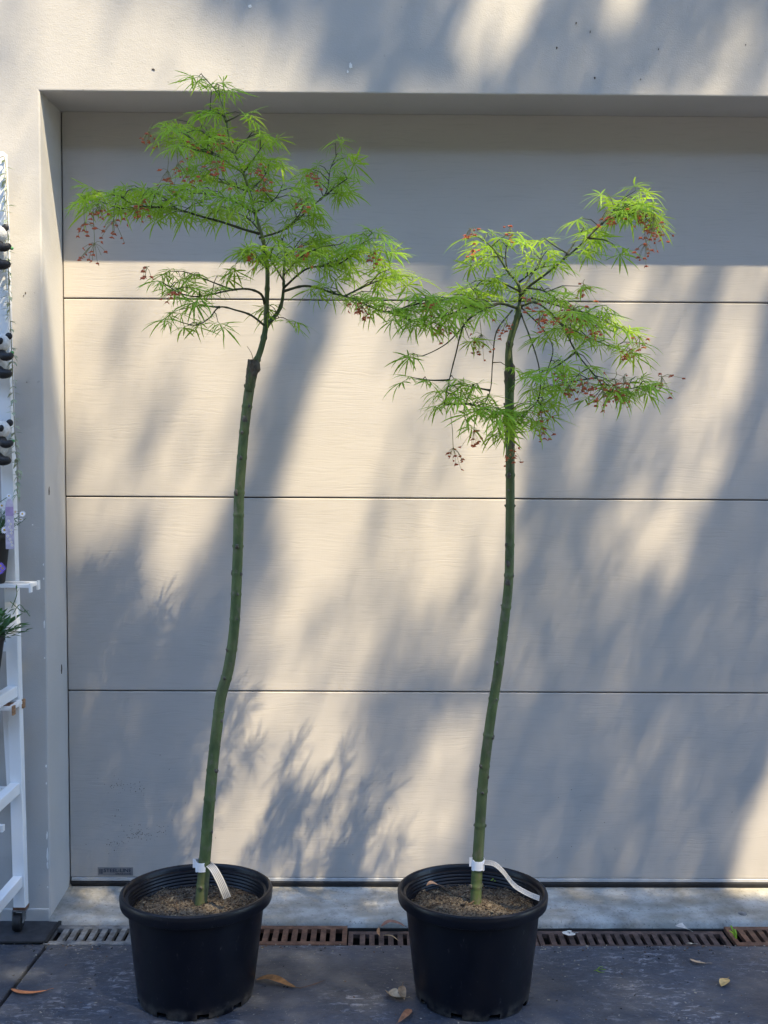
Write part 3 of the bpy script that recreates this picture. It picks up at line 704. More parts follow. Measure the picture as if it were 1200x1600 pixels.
right_seeds = [(1021,352,-.14,1.5,34),(1020,368,-.15,1.3,30),(1009,388,-.15,1,40),(942,622,-.18,1.3,24),(960,604,-.18,1.5,20),(975,600,-.17,1.4,14),(918,606,-.18,1,24),(908,598,-.18,.8,22),(1000,534,0,1,10),(1034,597,-.17,1,8),(985,552,-.06,.8,14),
 (752,532,-.1,1.3,28),(790,513,-.08,.9,18),(740,682,-.1,1,24),(708,708,-.14,1,58),(804,712,-.06,1,34),(846,674,-.1,1.1,20),(797,362,.02,.7,10),(738,396,.02,.8,12),(882,496,-.18,1.2,14),(896,490,-.18,1,14),(843,502,-.16,.8,14),(820,474,-.14,1,14),(912,452,.02,1,14),
 (948,336,-.12,.9,12),(672,476,-.16,.9,10),(690,512,-.16,1,14),(890,608,-.18,.8,18),(995,338,-.14,1,12),(880,588,-.18,.7,14),(932,516,-.12,1,14),(735,364,-.06,.8,6),(850,498,-.16,.7,10),(845,650,-.12,1.1,14)]
right_trunk = [(743,1418),(745,1370),(748,1320),(755,1220),(765,1135),(778,1050),(787,980),(795,905),(797,800),(797,700),(796,640),(796,585),(795,548),(800,522),(808,498),(811,478)]
rw = [.0125,.0122,.0122,.0115,.0110,.0106,.0104,.0100,.0096,.0094,.0096,.0098,.0074,.0070,.0068,.0055]
make_tree(None, 'potted_maple', 'shorter lace leaf maple with weeping crown in the right pot', right_trunk, rw, right_br, right_seeds, YR,
          ([(797,612,-.002),(796.5,592,-.002),(796,580,-.001)], .0112), 33,
          [(795,880,.0065),(794,910,.007),(797,820,.004),(786,996,.004),(779,1064,.004),(766,1131,.004),(770,1152,.0045),(762,1214,.0035),(757,1248,.003),(754,1278,.003),(800,573,.006),(796,765,.0042)], lean=-.088)

# ------------------------------------------------------------------ tags on the stems
def ribbon(mb, pts, wv, w, th=.0006):
    pts = catmull(pts, .006); wv = Vector(wv).normalized(); vs = []; n = len(pts)
    for i, p in enumerate(pts):
        t_ = (pts[min(i+1, n-1)]-pts[max(i-1, 0)]).normalized(); nn = t_.cross(wv).normalized()
        vs += [p+wv*w/2+nn*th, p-wv*w/2+nn*th, p-wv*w/2-nn*th, p+wv*w/2-nn*th]
    fs = [(i*4+j, i*4+(j+1)%4, i*4+4+(j+1)%4, i*4+4+j) for i in range(n-1) for j in range(4)] + [(0,1,2,3), (n*4-1, n*4-2, n*4-3, n*4-4)]
    mb.add(vs, fs)
def stem_tag(px, py, Y, r, strip, wv, label, wid):
    c = PY(px, py, Y); root = thing('plant_tag', c, label, 'tag', 'white tags looped round the stems')
    mb = MB(); n = 20
    ring = []
    for k in range(n):
        a = 2*math.pi*k/n; h = .0125 if math.cos(a*2) > -.3 else .010
        for rr, zz in ((r, h), (r+.0008, h), (r+.0008, -h), (r, -h)): ring.append(c+Vector((rr*math.cos(a), rr*math.sin(a), zz)))
    mb.add(ring, [(k*4+j, k*4+(j+1)%4, ((k+1)%n)*4+(j+1)%4, ((k+1)%n)*4+j) for k in range(n) for j in range(4)])
    mb.box((c.x-r-.006, c.y-.004, c.z-.004), (c.x-r+.001, c.y-.003, c.z+.016)); mb.build('band', M_TAG, root)
    mb = MB(); ribbon(mb, strip, wv, wid); st = mb.build('strip', M_TAPE, root, smooth=False)
    for k in (-.28, -.08, .12, .30):
        mb = MB(); ribbon(mb, [Vector(q)+Vector(wv).normalized()*wid*k for q in strip], wv, wid*.05, .0009); mb.build('printed_line', M_INK, st)
stem_tag(316, 1352, YL, .0142, [PY(326,1350,YL-.004), PY(334,1358,YL-.03), PY(343,1374,YL-.04), PY(350,1390,YL-.045), PY(355,1403,YL-.045)], (1,.15,.35), 'white tag on the left tree stem with its strip hanging over soil', .017)
stem_tag(747, 1350, YR, .0138, [PY(755,1347,YR-.004), PY(772,1350,YR-.015), PY(786,1362,YR-.02), PY(803,1383,YR-.02), PY(824,1396,YR-.03), PY(843,1404,YR-.05)], (0.25,.80,.48), 'white tag on the right tree stem with its strip curling to the rim', .013)

# ------------------------------------------------------------------ white plant stand at the left
YS = PZ(25, 1452, ZG).y
stand = thing('plant_stand', PY(30, 1425, YS), 'white metal plant stand on castors at the left edge', 'plant stand')
top = PY(2, 246, YS); bot = PY(33, 1418, YS); dv = (top-bot)
def post_at(py): 
    f = (py-246)/(1418-246); return top.lerp(bot, f)
WP = .026
mb = MB(); mb.beam(bot, top+Vector((-.004,0,.01)), .030, WP, up=(0,1,0)); mb.build('post', M_WHITE, stand, bevel=.002)
mb = MB(); mb.beam(bot+Vector((-.022,-.0,.30)), post_at(1075)+Vector((-.026,0,.0)), .014, .012, up=(0,1,0)); mb.build('inner_upright', M_WHITE, stand, bevel=.001)
mb = MB(); mb.beam(bot+Vector((-.50,0,0)), top+Vector((-.50,0,0)), .030, WP, up=(0,1,0)); mb.build('post', M_WHITE, stand, bevel=.002)
for dx in (0, -.5):
    mb = MB(); mb.beam(bot+Vector((dx-.002,-.36,0)), post_at(1060)+Vector((dx-.01,-.36,0)), .026, .026, up=(0,1,0)); mb.build('post', M_WHITE, stand, bevel=.002)
for py in (1068, 1222, 1372):
    a = post_at(py); mb = MB(); mb.beam(a+Vector((-.002,-.013,0)), a+Vector((-.004,-.348,0)), .024, .028); mb.build('side_rail', M_WHITE, stand, bevel=.002)
for py in (300, 620, 1000, 1230):
    a = post_at(py); mb = MB(); mb.beam(a+Vector((-.016,.002,0)), a+Vector((-.484,.002,0)), .016, .02); mb.build('back_rail', M_WHITE, stand, bevel=.001)
mb = MB(); a = PY(-2, 1294, YS-.16); mb.beam(a+Vector((.012,0,0)), a+Vector((-.3,0,0)), .014, .016); mb.build('hook_rail', M_WHITE, stand, bevel=.001)
def shelf(py, x1, depth, name, rust=False):
    a = PY(x1, py, YS-.02); z = a.z; x_r = a.x; x_l = x_r-.56; y0, y1 = a.y, a.y-depth
    mt = M_WHITE; root = None
    mb = MB(); mb.box((x_l, y0-.012, z-.009), (x_r, y0, z)); mb.box((x_l, y1, z-.009), (x_r, y1+.012, z)); mb.box((x_r-.012, y1+.012, z-.009), (x_r, y0-.012, z))
    mb.box((x_l, y1+.012, z-.009), (x_l+.012, y0-.012, z))
    sh = mb.build(name, mt, stand, bevel=.001)
    bmat = simple('rusty_bracket', (.30,.17,.09), .8, .5, 120) if rust else M_WHITE
    for ya in (y1-.002, y0-.010):
        mb = MB(); mb.box((x_r-.0015, ya, z-.020), (x_r+.003, ya+.014, z+.002)); mb.build('bracket', bmat, sh)
    return z, x_r, y0, y1
zS, xS, yS0, yS1 = shelf(908, 60, .062, 'shelf_frame')
zS2, xS2, yS20, yS21 = shelf(1093, 37, .075, 'shelf_frame', True)
mb = MB(); mb.box((xS2-.56, yS21+.013, zS2-.008), (xS2-.013, yS20-.013, zS2-.004)); mb.build('rusty_tray', mat_rust('rust_tray', (.10,.035,.015,1), (.26,.10,.04,1), (.6,.55,.5,1)), stand)
# castor
cx0 = bot.copy(); wr = (cx0.z-ZG-.016)/2
cas = MB(); cas.box((cx0.x-.018, cx0.y-.014, cx0.z-.006), (cx0.x+.016, cx0.y+.014, cx0.z-.001)); 
cas.box((cx0.x+.006, cx0.y-.014, cx0.z-.034), (cx0.x+.009, cx0.y+.012, cx0.z-.006)); cas.box((cx0.x-.019, cx0.y-.014, cx0.z-.034), (cx0.x-.016, cx0.y+.012, cx0.z-.006))
co = cas.build('castor', M_GREYGRATE, stand, bevel=.001)
R90 = Matrix.Rotation(math.pi/2, 4, 'Y')
wh = MB(); rw_ = .0215; wz = ZG+.0008+rw_
wh.lathe([(.004,-.0105),(rw_*.78,-.0105),(rw_*.95,-.009),(rw_,-.005),(rw_,.005),(rw_*.95,.009),(rw_*.78,.0105),(.004,.0105)], 28, (cx0.x-.005, cx0.y-.008, wz), M=R90)
wh.build('wheel', M_BLACK, co, smooth=True)
rg = MB(); rg.beam(bot+Vector((0,0,-.001)), bot+Vector((0,0,.006)), .032, .028, up=(0,1,0)); rg.build('rust_ring', M_RUST, stand)

# ------------------------------------------------------------------ panda ornaments on the post
M_FURW = simple('white_panda', (.55, .55, .54), .8, .2, 120, .002); M_FURB = simple('black_panda', (.012, .012, .014), .55, .3, 120, .001)
def panda(px, py, label, tilt):
    c = PY(px, py, YS-.035); s = .92
    root = thing('panda_ornament', c, label, 'ornament', 'panda ornaments on the white stand')
    R = Matrix.Rotation(tilt, 3, 'Y')
    def bl(name, off, r, sc, mat, par=root):
        b = MB(); b.ball(c + (R @ Vector(off))*s, r*s, n=16, sc=sc, R=R); return b.build(name, mat, par, smooth=True)
    bl('body', (0,.004,-.014), .030, (1,.8,1.1), M_FURW)
    h = bl('head', (.004,-.010,.034), .026, (1.08,.9,.95), M_FURW)
    bl('ear', (-.017,-.004,.057), .0095, (1,.6,1), M_FURB, h); bl('ear', (.024,-.004,.055), .0095, (1,.6,1), M_FURB, h)
    bl('eye_patch', (-.008,-.031,.038), .0075, (.9,.5,1.2), M_FURB, h); bl('eye_patch', (.015,-.031,.038), .0075, (.9,.5,1.2), M_FURB, h)
    bl('muzzle', (.004,-.033,.026), .0085, (1.1,.8,.8), M_FURW, h); bl('nose', (.004,-.040,.029), .0035, (1.2,.8,.8), M_FURB, h)
    def limb(name, pts, r):
        b = MB(); pp = catmull([c + (R @ Vector(q))*s for q in pts], .004); n = len(pp)
        b.tube(pp, [r*s*(.8+.35*math.sin(math.pi*min(1, .15+i/n)))*(.55 if i in (0, n-1) else 1) for i in range(n)], 12); b.build(name, M_FURB, root, smooth=True)
    limb('arm', [(.010,-.010,.012),(.028,-.026,.000),(.040,-.026,.002),(.047,-.022,.010)], .0105); limb('arm', [(-.016,-.008,.012),(-.030,-.02,.006),(-.036,-.018,.016)], .0105)
    limb('leg', [(.006,-.008,-.034),(.026,-.026,-.044),(.042,-.026,-.042),(.050,-.022,-.036)], .0125); limb('leg', [(-.010,-.006,-.036),(-.026,-.022,-.038),(-.038,-.022,-.030)], .0125)
panda(-8, 388, 'topmost small panda ornament clinging to the white stand', .1)
panda(-4, 556, 'middle small panda ornament clinging to the white stand', .15)
panda(-4, 690, 'lowest small panda ornament, just above the potted daisies', .2)

# ------------------------------------------------------------------ leafy garland down the post
M_GARL = mat_leaf('faded_garland_leaf', (.26, .31, .22, 1), (.45, .50, .38, 1), .2, (.4, .5, .3, 1)); M_GSTEM = simple('garland_stem', (.30, .28, .2), .7)
gar = thing('leaf_garland', PY(24, 700, YS-.02), 'string of pale faded artificial leaves hanging down the white stand', 'garland')
gp = catmull([PY(x, y, YS-.020) for x, y in ((0,246),(6,244),(9,262),(10,300),(12,350),(13,420),(15,480),(19,560),(21,620),(24,690),(28,730),(27,775)) ], .005)
mb = MB(); mb.tube(gp, .0011, 5); mb.build('stem', M_GSTEM, gar, smooth=True)
def little_leaf(mb, p, d, L, w, up=Vector((0,0,1)), mi=0, curl=.2):
    d = d.normalized(); s_ = d.cross(up); s_ = s_.normalized() if s_.length > .05 else Vector((1,0,0)); nn = s_.cross(d)
    a = p + d*L*.4 + nn*L*curl*.3; e = p + d*L - nn*L*curl*.3
    mb.add([p, a+s_*w/2, e, a-s_*w/2, a - nn*w*.15], [(0,1,4), (1,2,4), (2,3,4), (3,0,4)], mi)
rg_ = random.Random(4)
for i in range(3, len(gp), 3):
    dens = 4 if gp[i].z < PY(20, 680, YS).z else 2
    for _ in range(dens):
        b = MB(); d = Vector((rg_.uniform(-1,1), rg_.uniform(-1,.3), rg_.uniform(-1.2,.1)))
        little_leaf(b, gp[i], d, rg_.uniform(.014,.026), rg_.uniform(.007,.012)); b.build('leaf', M_GARL, gar)
mb = MB()
for (x, y) in ((18,388),(19,551),(20,689)): mb.ball(PY(x, y, YS-.03), .0042, n=8, sc=(1.3,1,1))
mb.build('bead', simple('green_bead', (.10,.32,.12), .5), gar, smooth=True)

# ------------------------------------------------------------------ daisies in a pot on the shelf
M_GREEN = mat_leaf('stem_green', (.03, .075, .025, 1), (.08, .17, .05, 1), .25, (.1, .3, .05, 1)); M_PETAL = simple('white_petal', (.75, .73, .76), .6, .08); M_YEL = simple('yellow_centre', (.55, .36, .03), .7)
M_LILAC = simple('lilac_print', (.36, .27, .46), .5, .15, 60); M_PURP = simple('purple_petal', (.22, .13, .55), .6, .2)
YF = (yS0+yS1)/2
def small_pot(px_r, py_t, z_b, Y, rt, rb, name, label, group=None):
    t_ = PY(px_r, py_t, Y); c = Vector((t_.x-rt, Y, z_b)); hh = t_.z-z_b
    root = thing(name, c, label, 'potted plant', group)
    mb = MB(); mb.lathe([(0,0),(rb*.97,0),(rb,.003),(rt*.95,hh*.86),(rt*.99,hh*.87),(rt,hh),(rt*.93,hh),(rt*.9,hh*.8),(0,hh*.8)], 36, c)
    mb.build('pot', M_BLACK, root, smooth=True); return root, c, hh
dz, c, hh = small_pot(15, 832, zS, YF-.012, .058, .043, 'potted_daisy', 'white and yellow daisies in a black pot on the upper shelf')
rf = random.Random(8); mbl = MB(); stems = MB()
def daisy(p, n, r, par, pm):
    n = n.normalized(); u = n.cross(Vector((.3,.2,1))).normalized(); v = n.cross(u); b = MB()
    for k in range(13):
        a = 2*math.pi*k/13; d = u*math.cos(a)+v*math.sin(a); s_ = n.cross(d)
        b.add([p, p+d*r*.55+s_*r*.17+n*r*.08, p+d*r+n*r*.02, p+d*r*.55-s_*r*.17+n*r*.08], [(0,1,2,3)], 0)
    b.ball(p+n*r*.08, r*.27, 1, 8); return b.build('flower', [pm, M_YEL], par)
for k in range(70):
    a = rf.uniform(0, 6.28); b0 = c + Vector((math.cos(a)*.03, math.sin(a)*.03, hh*.8)); L = rf.uniform(.05, .10); d = Vector((math.cos(a)*rf.uniform(.1,.9), math.sin(a)*rf.uniform(.1,.9), rf.uniform(.5,1))).normalized()
    e = b0 + d*L; stems.tube([b0, (b0+e)/2+Vector((0,0,.008)), e], [.0012,.001,.0006], 4, cap=False)
    for q in np.linspace(.25, 1, 7):
        p = b0.lerp(e, q); little_leaf(mbl, p, Vector((rf.uniform(-1,1), rf.uniform(-1,1), rf.uniform(-.3,.8))), rf.uniform(.012,.024), .003)
stems.build('stems', M_GREEN, dz); o = mbl.build('leaves', M_GREEN, dz); o['kind'] = 'stuff'
for (x, y, r, dy) in ((35,803,.0085,-.03),(7,828,.010,-.06),(24,800,.006,-.05),(3,790,.009,-.05),(-8,800,.010,-.06),(14,775,.007,-.02),(33,812,.006,-.02),(-14,780,.010,-.05)):
    p = PY(x, y, YF+dy); stems2 = MB(); stems2.tube([c+Vector((0,0,hh*.8)), (c+p)/2+Vector((0,0,hh*.7)), p], .0008, 4, cap=False); stems2.build('flower_stem', M_GREEN, dz)
    daisy(p, Vector((rf.uniform(-.3,.5), -1, rf.uniform(.1,.6))), r, dz, M_PETAL)
for k in range(3): 
    p = PY(1+3*(k % 2), 884+4*k, YF-.075); daisy(p, Vector((rf.uniform(-.2,.2), -1, .3)), .009, dz, M_PURP)
# picture label stuck in that pot
a = PY(9, 858, YF-.062); e = PY(24, 779, YF-.05); lab = thing('plant_label', a, 'lilac picture label standing among the daisies', 'plant label')
mb = MB(); w = e.x-a.x; hz = e.z-a.z; out = [(0,0),(w,0),(w,hz*.8)]+[(w/2+w/2*math.cos(q), hz*.8+hz*.2*math.sin(q)) for q in np.linspace(.2, 2.94, 9)]+[(0,hz*.8)]
n_ = len(out); Ya = a.y
mb.add([(a.x+x, Ya, a.z+z) for x, z in out]+[(a.x+x, Ya+.001, a.z+z) for x, z in out], [tuple(range(n_)), tuple(range(n_, 2*n_))[::-1]]+[(k, n_+k, n_+(k+1)%n_, (k+1)%n_) for k in range(n_)])
lc = mb.build('card', simple('label_card', (.50,.45,.56), .5, .2, 90), lab)
mb = MB(); mb.box((a.x+.001, Ya-.0006, a.z+hz*.66), (a.x+w-.001, Ya+.0002, a.z+hz*.84)); mb.build('printed_band', M_LILAC, lc)
for k in range(9):
    b = daisy(Vector((a.x+w*rf.uniform(.2,.8), Ya-.0014, a.z+hz*(.08+.06*k))), Vector((0,-1,0)), .0042, lc, M_PETAL); b.name = 'printed_flower'

# ------------------------------------------------------------------ lower potted plant
YP = yS1-.03
zb2 = PY(0, 1066, YP-.02).z
lp, c, hh = small_pot(6, 992, zb2, YP-.02, .052, .036, 'leafy_pot_plant', 'dark green leafy plant in a black pot below the upper shelf')
mbl = MB(); stems = MB()
for k in range(46):
    a = rf.uniform(0, 6.28); b0 = c + Vector((math.cos(a)*.02, math.sin(a)*.02, hh*.85)); L = rf.uniform(.04, .085); d = Vector((math.cos(a)*rf.uniform(.3,1.0), math.sin(a)*rf.uniform(.3,1), rf.uniform(.25,.9))).normalized()
    e = b0 + d*L; stems.tube([b0, (b0+e)/2+Vector((0,0,.008)), e], [.0012,.001,.0006], 4, cap=False)
    for q in np.linspace(.35, 1, 4):
        p = b0.lerp(e, q); b = MB(); little_leaf(b, p, d + Vector((rf.uniform(-1,1), rf.uniform(-1,1), rf.uniform(-.4,.5)))*.8, rf.uniform(.020,.036), rf.uniform(.010,.018), curl=.35); b.build('leaf', M_GREEN, lp)
stems.build('stems', M_GREEN, lp)
for (pts) in (((20,960),(30,945),(38,952),(47,963)), ((18,950),(26,930),(25,916)), ((16,940),(34,955),(43,956))):
    pp = catmull([PY(x, y, YP-.03) for x, y in pts], .004); b = MB(); b.tube(pp, .0009, 4); b.build('long_stem', M_GREEN, lp)
    for k in range(3):
        b = MB(); little_leaf(b, pp[-1-k*2], Vector((rf.uniform(-.2,1), rf.uniform(-1,1), rf.uniform(-.2,.8))), .014, .004); b.build('leaf', M_GREEN, lp)

# ------------------------------------------------------------------ black rubber mat beside the drain
a = PZ(76, 1440, ZG); f_ = PZ(66, 1473, ZG)
mat = thing('rubber_mat', (a.x-.2, f_.y, ZG), 'flat black rubber mat under the white stand castor', 'mat')
mb = MB(); mb.box((-.7, f_.y, ZG-.02), (XJ-.012, -REC-.008, ZG+.0006)); mb.build('sheet', simple('grey_black_rubber', (.035,.036,.042), .55, .35, 40, .002), mat, bevel=.0015)
mb = MB(); mb.box((XJ-.011, f_.y+.002, ZG-.03), (XJ-.002, -REC-.010, ZG+.003)); mb.build('end_lip', M_BLACK, mat, bevel=.002)
mb = MB(); mb.tube(catmull([(-.7, f_.y-.004, ZG+.003), (-.3, f_.y-.003, ZG+.003), (XJ-.06, f_.y-.004, ZG+.003), (XJ-.012, f_.y-.002, ZG+.002)], .02), .003, 7); mb.build('front_edge_cord', M_BLACK, mat, smooth=True)

# ------------------------------------------------------------------ fallen leaves
def dry_leaf(pts, w, col, label, z=.004, group='fallen leaves on the driveway', curl=.5, wave=0, zb=ZG, stalk=True, name='fallen_leaf'):
    P = [(PG(x, y, z+(q[0] if q else 0)) if zb == ZG else PZ(x, y, zb+z+(q[0] if q else 0))) for (x, y, *q) in pts]; P = catmull(P, .004); n = len(P)
    mt = simple('dry_leaf', col, .75, .35, 90, .0008)
    root = thing(name, P[0], label, 'leaf' if name != 'twig' else 'twig', group); mb = MB(); vs = []
    for i, p in enumerate(P):
        t_ = (P[min(i+1, n-1)]-P[max(i-1, 0)]).normalized(); s_ = t_.cross(Vector((0,0,1))).normalized(); u = i/(n-1)
        ww = w/2*max(.04, math.sin(math.pi*min(1, u**.8))**.75); lift = ww*curl
        p = p + Vector((0,0,wave*math.sin(u*7)*w))
        vs += [p+s_*ww+Vector((0,0,lift)), p, p-s_*ww+Vector((0,0,lift*.8))]
    top = [v.copy() for v in vs]; bot = [v-Vector((0,0,.0005)) for v in vs]; m_ = len(vs)
    fs = []
    for i in range(n-1):
        for j in (0, 1):
            q = (i*3+j, i*3+j+1, i*3+3+j+1, i*3+3+j); fs += [q, tuple(k+m_ for k in q[::-1])]
    mb.add(top+bot, fs); bl = mb.build('blade', mt, root, smooth=True)
    if stalk:
        d = (P[-1]-P[-3]).normalized(); b = MB(); b.tube([P[-1]-d*.004, P[-1]+d*.006+Vector((0,.001,.0005)), P[-1]+d*.014], .0006, 4); b.build('stalk', simple('leaf_stalk', tuple(x*.6 for x in col), .8), root)
dry_leaf([(17,1545),(30,1551),(48,1552),(62,1550),(74,1547)], .012, (.45,.17,.07), 'orange curved gum leaf lying at the bottom left', curl=.5)
dry_leaf([(400,1531),(420,1529,.006),(438,1534,.006),(452,1540),(463,1543)], .024, (.26,.13,.05), 'long brown gum leaf touching the left pot', curl=.45)
dry_leaf([(466,1544),(490,1538),(511,1530)], .0022, (.10,.05,.03), 'thin dark twig beside the long brown leaf', curl=.2, stalk=False, name='twig', group=None)
dry_leaf([(605,1551),(617,1558,.004),(634,1559,.002)], .028, (.45,.34,.22), 'pale folded dry leaf left of the right pot', curl=.9, wave=.1)
dry_leaf([(632,1562),(628,1550,.010),(629,1540,.014)], .018, (.36,.23,.13), 'upright tan leaf piece beside the pale folded leaf', curl=.7)
dry_leaf([(641,1577),(636,1585,.003),(622,1598)], .016, (.32,.14,.07), 'small red brown leaf at the bottom edge near the right pot', curl=.6)
dry_leaf([(816+262,1498),(1085,1503),(1096,1505),(1104,1505)], .010, (.50,.33,.2), 'thin tan curled leaf on the driveway at the right', curl=.6)
dry_leaf([(1127,1541),(1131,1535,.004),(1137,1529)], .022, (.55,.36,.14), 'yellow brown leaf on the driveway at the lower right', curl=.35)
dry_leaf([(594,1463,.002),(591,1457,.006),(592,1449)], .008, (.30,.15,.07), 'small brown leaf hooked over the drain grate', curl=.4, group='fallen leaves in the drain')
dry_leaf([(598,1461),(612,1462,.004),(623,1470)], .0035, (.40,.28,.15), 'thin bent tan stalk lying on the sunken grate', curl=.2, stalk=False, group=None, name='twig')
dry_leaf([(595,1448,.004),(608,1441,.010),(622,1443,.006),(634,1448)], .016, (.22,.11,.08), 'dark red brown leaf at the back of the drain', curl=.5, group='fallen leaves in the drain')
dry_leaf([(882,1455,.002),(889,1459,.004),(898,1458)], .030, (.62,.60,.56), 'round pale grey leaf on the dark brown grate', curl=.2, group='fallen leaves in the drain')
dry_leaf([(1056,1446,.012),(1066,1448,.014),(1075,1452,.008)], .030, (.55,.50,.45), 'pale leaf caught at the back of the drain', curl=.3, group='fallen leaves in the drain')
dry_leaf([(1072,1474),(1079,1475,.003),(1085,1475)], .012, (.40,.34,.26), 'small crumpled tan leaf at the front edge of the drain', curl=.5, group='fallen leaves in the drain')
dry_leaf([(666,1384),(674,1381,.004),(685,1383)], .018, (.38,.22,.13), 'brown leaf lying on the soil of the right pot', curl=.5, zb=potR[2], z=.010, group=None)
dry_leaf([(176,1548),(175,1549)], .010, (.03,.025,.02), 'tiny dark seed pod on the driveway left of the left pot', curl=.8, stalk=False, group=None, name='seed_pod')
# green bits
def greens(specs, name, label, cat, Y=None):
    root = None
    for (pts, w) in specs:
        P = [PG(x, y, h) for x, y, h in pts]; P = catmull(P, .004); b = MB()
        if root is None: root = thing(name, P[0], label, cat)
        ribbon(b, P, (1,.3,0), w, .0002); b.build('blade', M_LEAF, root)
greens([([(1150,1466,-.004),(1146,1455,.012),(1142,1446,.024)], .005), ([(1150,1466,-.004),(1145,1458,.010),(1140,1454,.012)], .004), ([(1150,1468,-.004),(1150,1458,.01),(1148,1452,.016)], .005)], 'grass_weed', 'green grass weed growing up between two drain grates', 'weed')
greens([([(928,1517,.001),(936,1514,.003),(946,1515,.002)], .004), ([(932,1516,.002),(938,1519,.003),(944,1519,.001)], .003), ([(934,1514,.002),(938,1510,.003),(942,1511,.002)], .003)], 'fallen_sprig', 'small green leaf sprig lying on the driveway', 'sprig')
b = MB(); spr = thing('seedling', (PZ(771,1374,potR[2]).x, PZ(771,1374,potR[2]).y, potR[2]), 'tiny green seedling sprouting in the right pot', 'seedling')
for (x, y) in ((770,1374),(773,1377),(768,1376)):
    p = PZ(x, y, potR[2]+.010); b = MB(); little_leaf(b, p-Vector((.003,0,0)), Vector((1,-.2,.3)), .007, .005); b.build('leaf', M_LEAF, spr)
p0 = Vector(spr.location); b = MB(); b.tube([p0-Vector((0,0,.004)), p0+Vector((0,0,.010))], .0006, 4); b.build('stem', M_GREEN, spr)
# gritty litter swept along the drain and over the driveway
mb = MB(); rd = random.Random(2)
for _ in range(850):
    if rd.random() < .45:
        x = rd.uniform(-.4, 2.2); y = YD - abs(rd.gauss(0, .02)) - .002
    else: x = rd.uniform(-.5, 2.3); y = rd.uniform(-.9, YD-.01)
    s_ = rd.uniform(.0008, .0026); d = Vector((rd.uniform(-1,1), rd.uniform(-1,1), 0)).normalized()
    c = Vector((x, y, zgr(y)+.0006)); mb.beam(c-d*s_, c+d*s_*rd.uniform(.5,1.5), s_, s_*.5, mi=rd.choice((0,0,1,2)))
o = mb.build('ground_litter', [simple('pale_grit', (.28,.26,.22), .9), simple('brown_grit', (.12,.07,.04), .9), simple('black_grit', (.015,.014,.013), .9)])
tag(o, 'scattered grit and leaf crumbs over the dark driveway', 'litter'); o['kind'] = 'stuff'

# ------------------------------------------------------------------ the gum tree overhead that dapples the wall
gx0, gx1, gz0, gz1, gc = -2.2, 4.2, -3.6, 3.4, .02
GX = np.arange(gx0, gx1, gc); GZ = np.arange(gz0, gz1, gc); XX, ZZ = np.meshgrid(GX, GZ)
def fbm(seed, sx, sz, lean=.35):
    r = np.random.RandomState(seed); out = np.zeros_like(XX)
    for k in range(14):
        fx, fz, ph = r.normal(0, sx), r.normal(0, sz), r.uniform(0, 6.28); out += np.sin((XX-lean*ZZ)*fx + ZZ*fz + ph)
    return out/math.sqrt(7)
T = np.clip(.22 + .14*fbm(1, 7, 2.2) + .10*fbm(2, 14, 4), .05, .7)
def dp(x, y, front=False):
    if front:
        p = PY(x, y, -REC); return (p.x-REC*SUNT.x, p.z-REC*SUNT.z)
    p = PY(x, y, 0); return (p.x, p.z)
PXM = 583.0
def seg_d(P):
    d = np.full_like(XX, 9.0)
    for (x0, z0), (x1, z1) in zip(P[:-1], P[1:]):
        dx, dz = x1-x0, z1-z0; L = dx*dx+dz*dz+1e-12
        t_ = np.clip(((XX-x0)*dx+(ZZ-z0)*dz)/L, 0, 1); d = np.minimum(d, np.hypot(XX-x0-t_*dx, ZZ-z0-t_*dz))
    return d
def blend(w, val):
    global T
    T = T*(1-w)+val*w
def stroke(pts, width, val, soft=14, front=False):
    d = seg_d([dp(x, y, front) for x, y in pts]); blend(np.clip((width/2+soft-d*PXM)/(2*soft), 0, 1), val)
def poly(pts, val, soft=14, front=False):
    P = [dp(x, y, front) for x, y in pts]; ins = np.zeros(XX.shape, bool); n = len(P)
    for i in range(n):
        x0, z0 = P[i]; x1, z1 = P[(i+1) % n]
        c_ = ((z0 > ZZ) != (z1 > ZZ)) & (XX < (x1-x0)*(ZZ-z0)/(z1-z0+1e-12)+x0); ins ^= c_
    d = seg_d(P+[P[0]])*PXM; sd = np.where(ins, d, -d); blend(np.clip((sd+soft)/(2*soft), 0, 1), val)
# --- what the photograph shows on the door (light = 1, full shade = 0)
poly([(-60,380),(1260,380),(1260,1420),(-60,1420)], .12)
poly([(95,380),(480,380),(490,470),(440,520),(405,610),(385,690),(368,760),(250,965),(228,900),(215,800),(105,790)], .80)
stroke([(190,400),(182,520),(165,600),(140,730)], 46, .60, 22); stroke([(285,600),(240,700),(190,780),(130,850)], 50, .50, 22); poly([(100,730),(190,730),(180,860),(100,860)], .40, 25)
stroke([(105,540),(112,600)], 50, .95, 20); stroke([(330,520),(320,620)], 70, .95, 20); stroke([(120,420),(130,460)], 60, .95)
poly([(480,400),(525,400),(505,540),(470,645),(430,765),(420,850),(385,905),(362,800),(388,685),(410,600),(445,515)], .06)
poly([(530,400),(690,400),(645,560),(612,700),(575,800),(548,900),(520,965),(455,935),(422,850),(432,770),(472,640),(512,540)], 1.0, 10)
poly([(625,470),(800,470),(850,640),(845,760),(800,880),(720,1000),(560,1075),(400,1075),(370,1000),(400,930),(460,940),(520,965),(560,880),(600,750)], .74, 18)
stroke([(695,520),(645,640),(605,780),(580,870)], 36, .60, 18); stroke([(745,640),(735,760)], 60, .92, 20); stroke([(620,830),(610,940)], 50, .80)
stroke([(715,950),(630,1005),(565,1065),(545,1140)], 44, .26, 16); stroke([(490,960),(500,1000),(520,1040)], 40, .58); stroke([(730,990),(715,1040)], 50, .60)
stroke([(850,600),(838,720),(815,850)], 46, .08, 14)
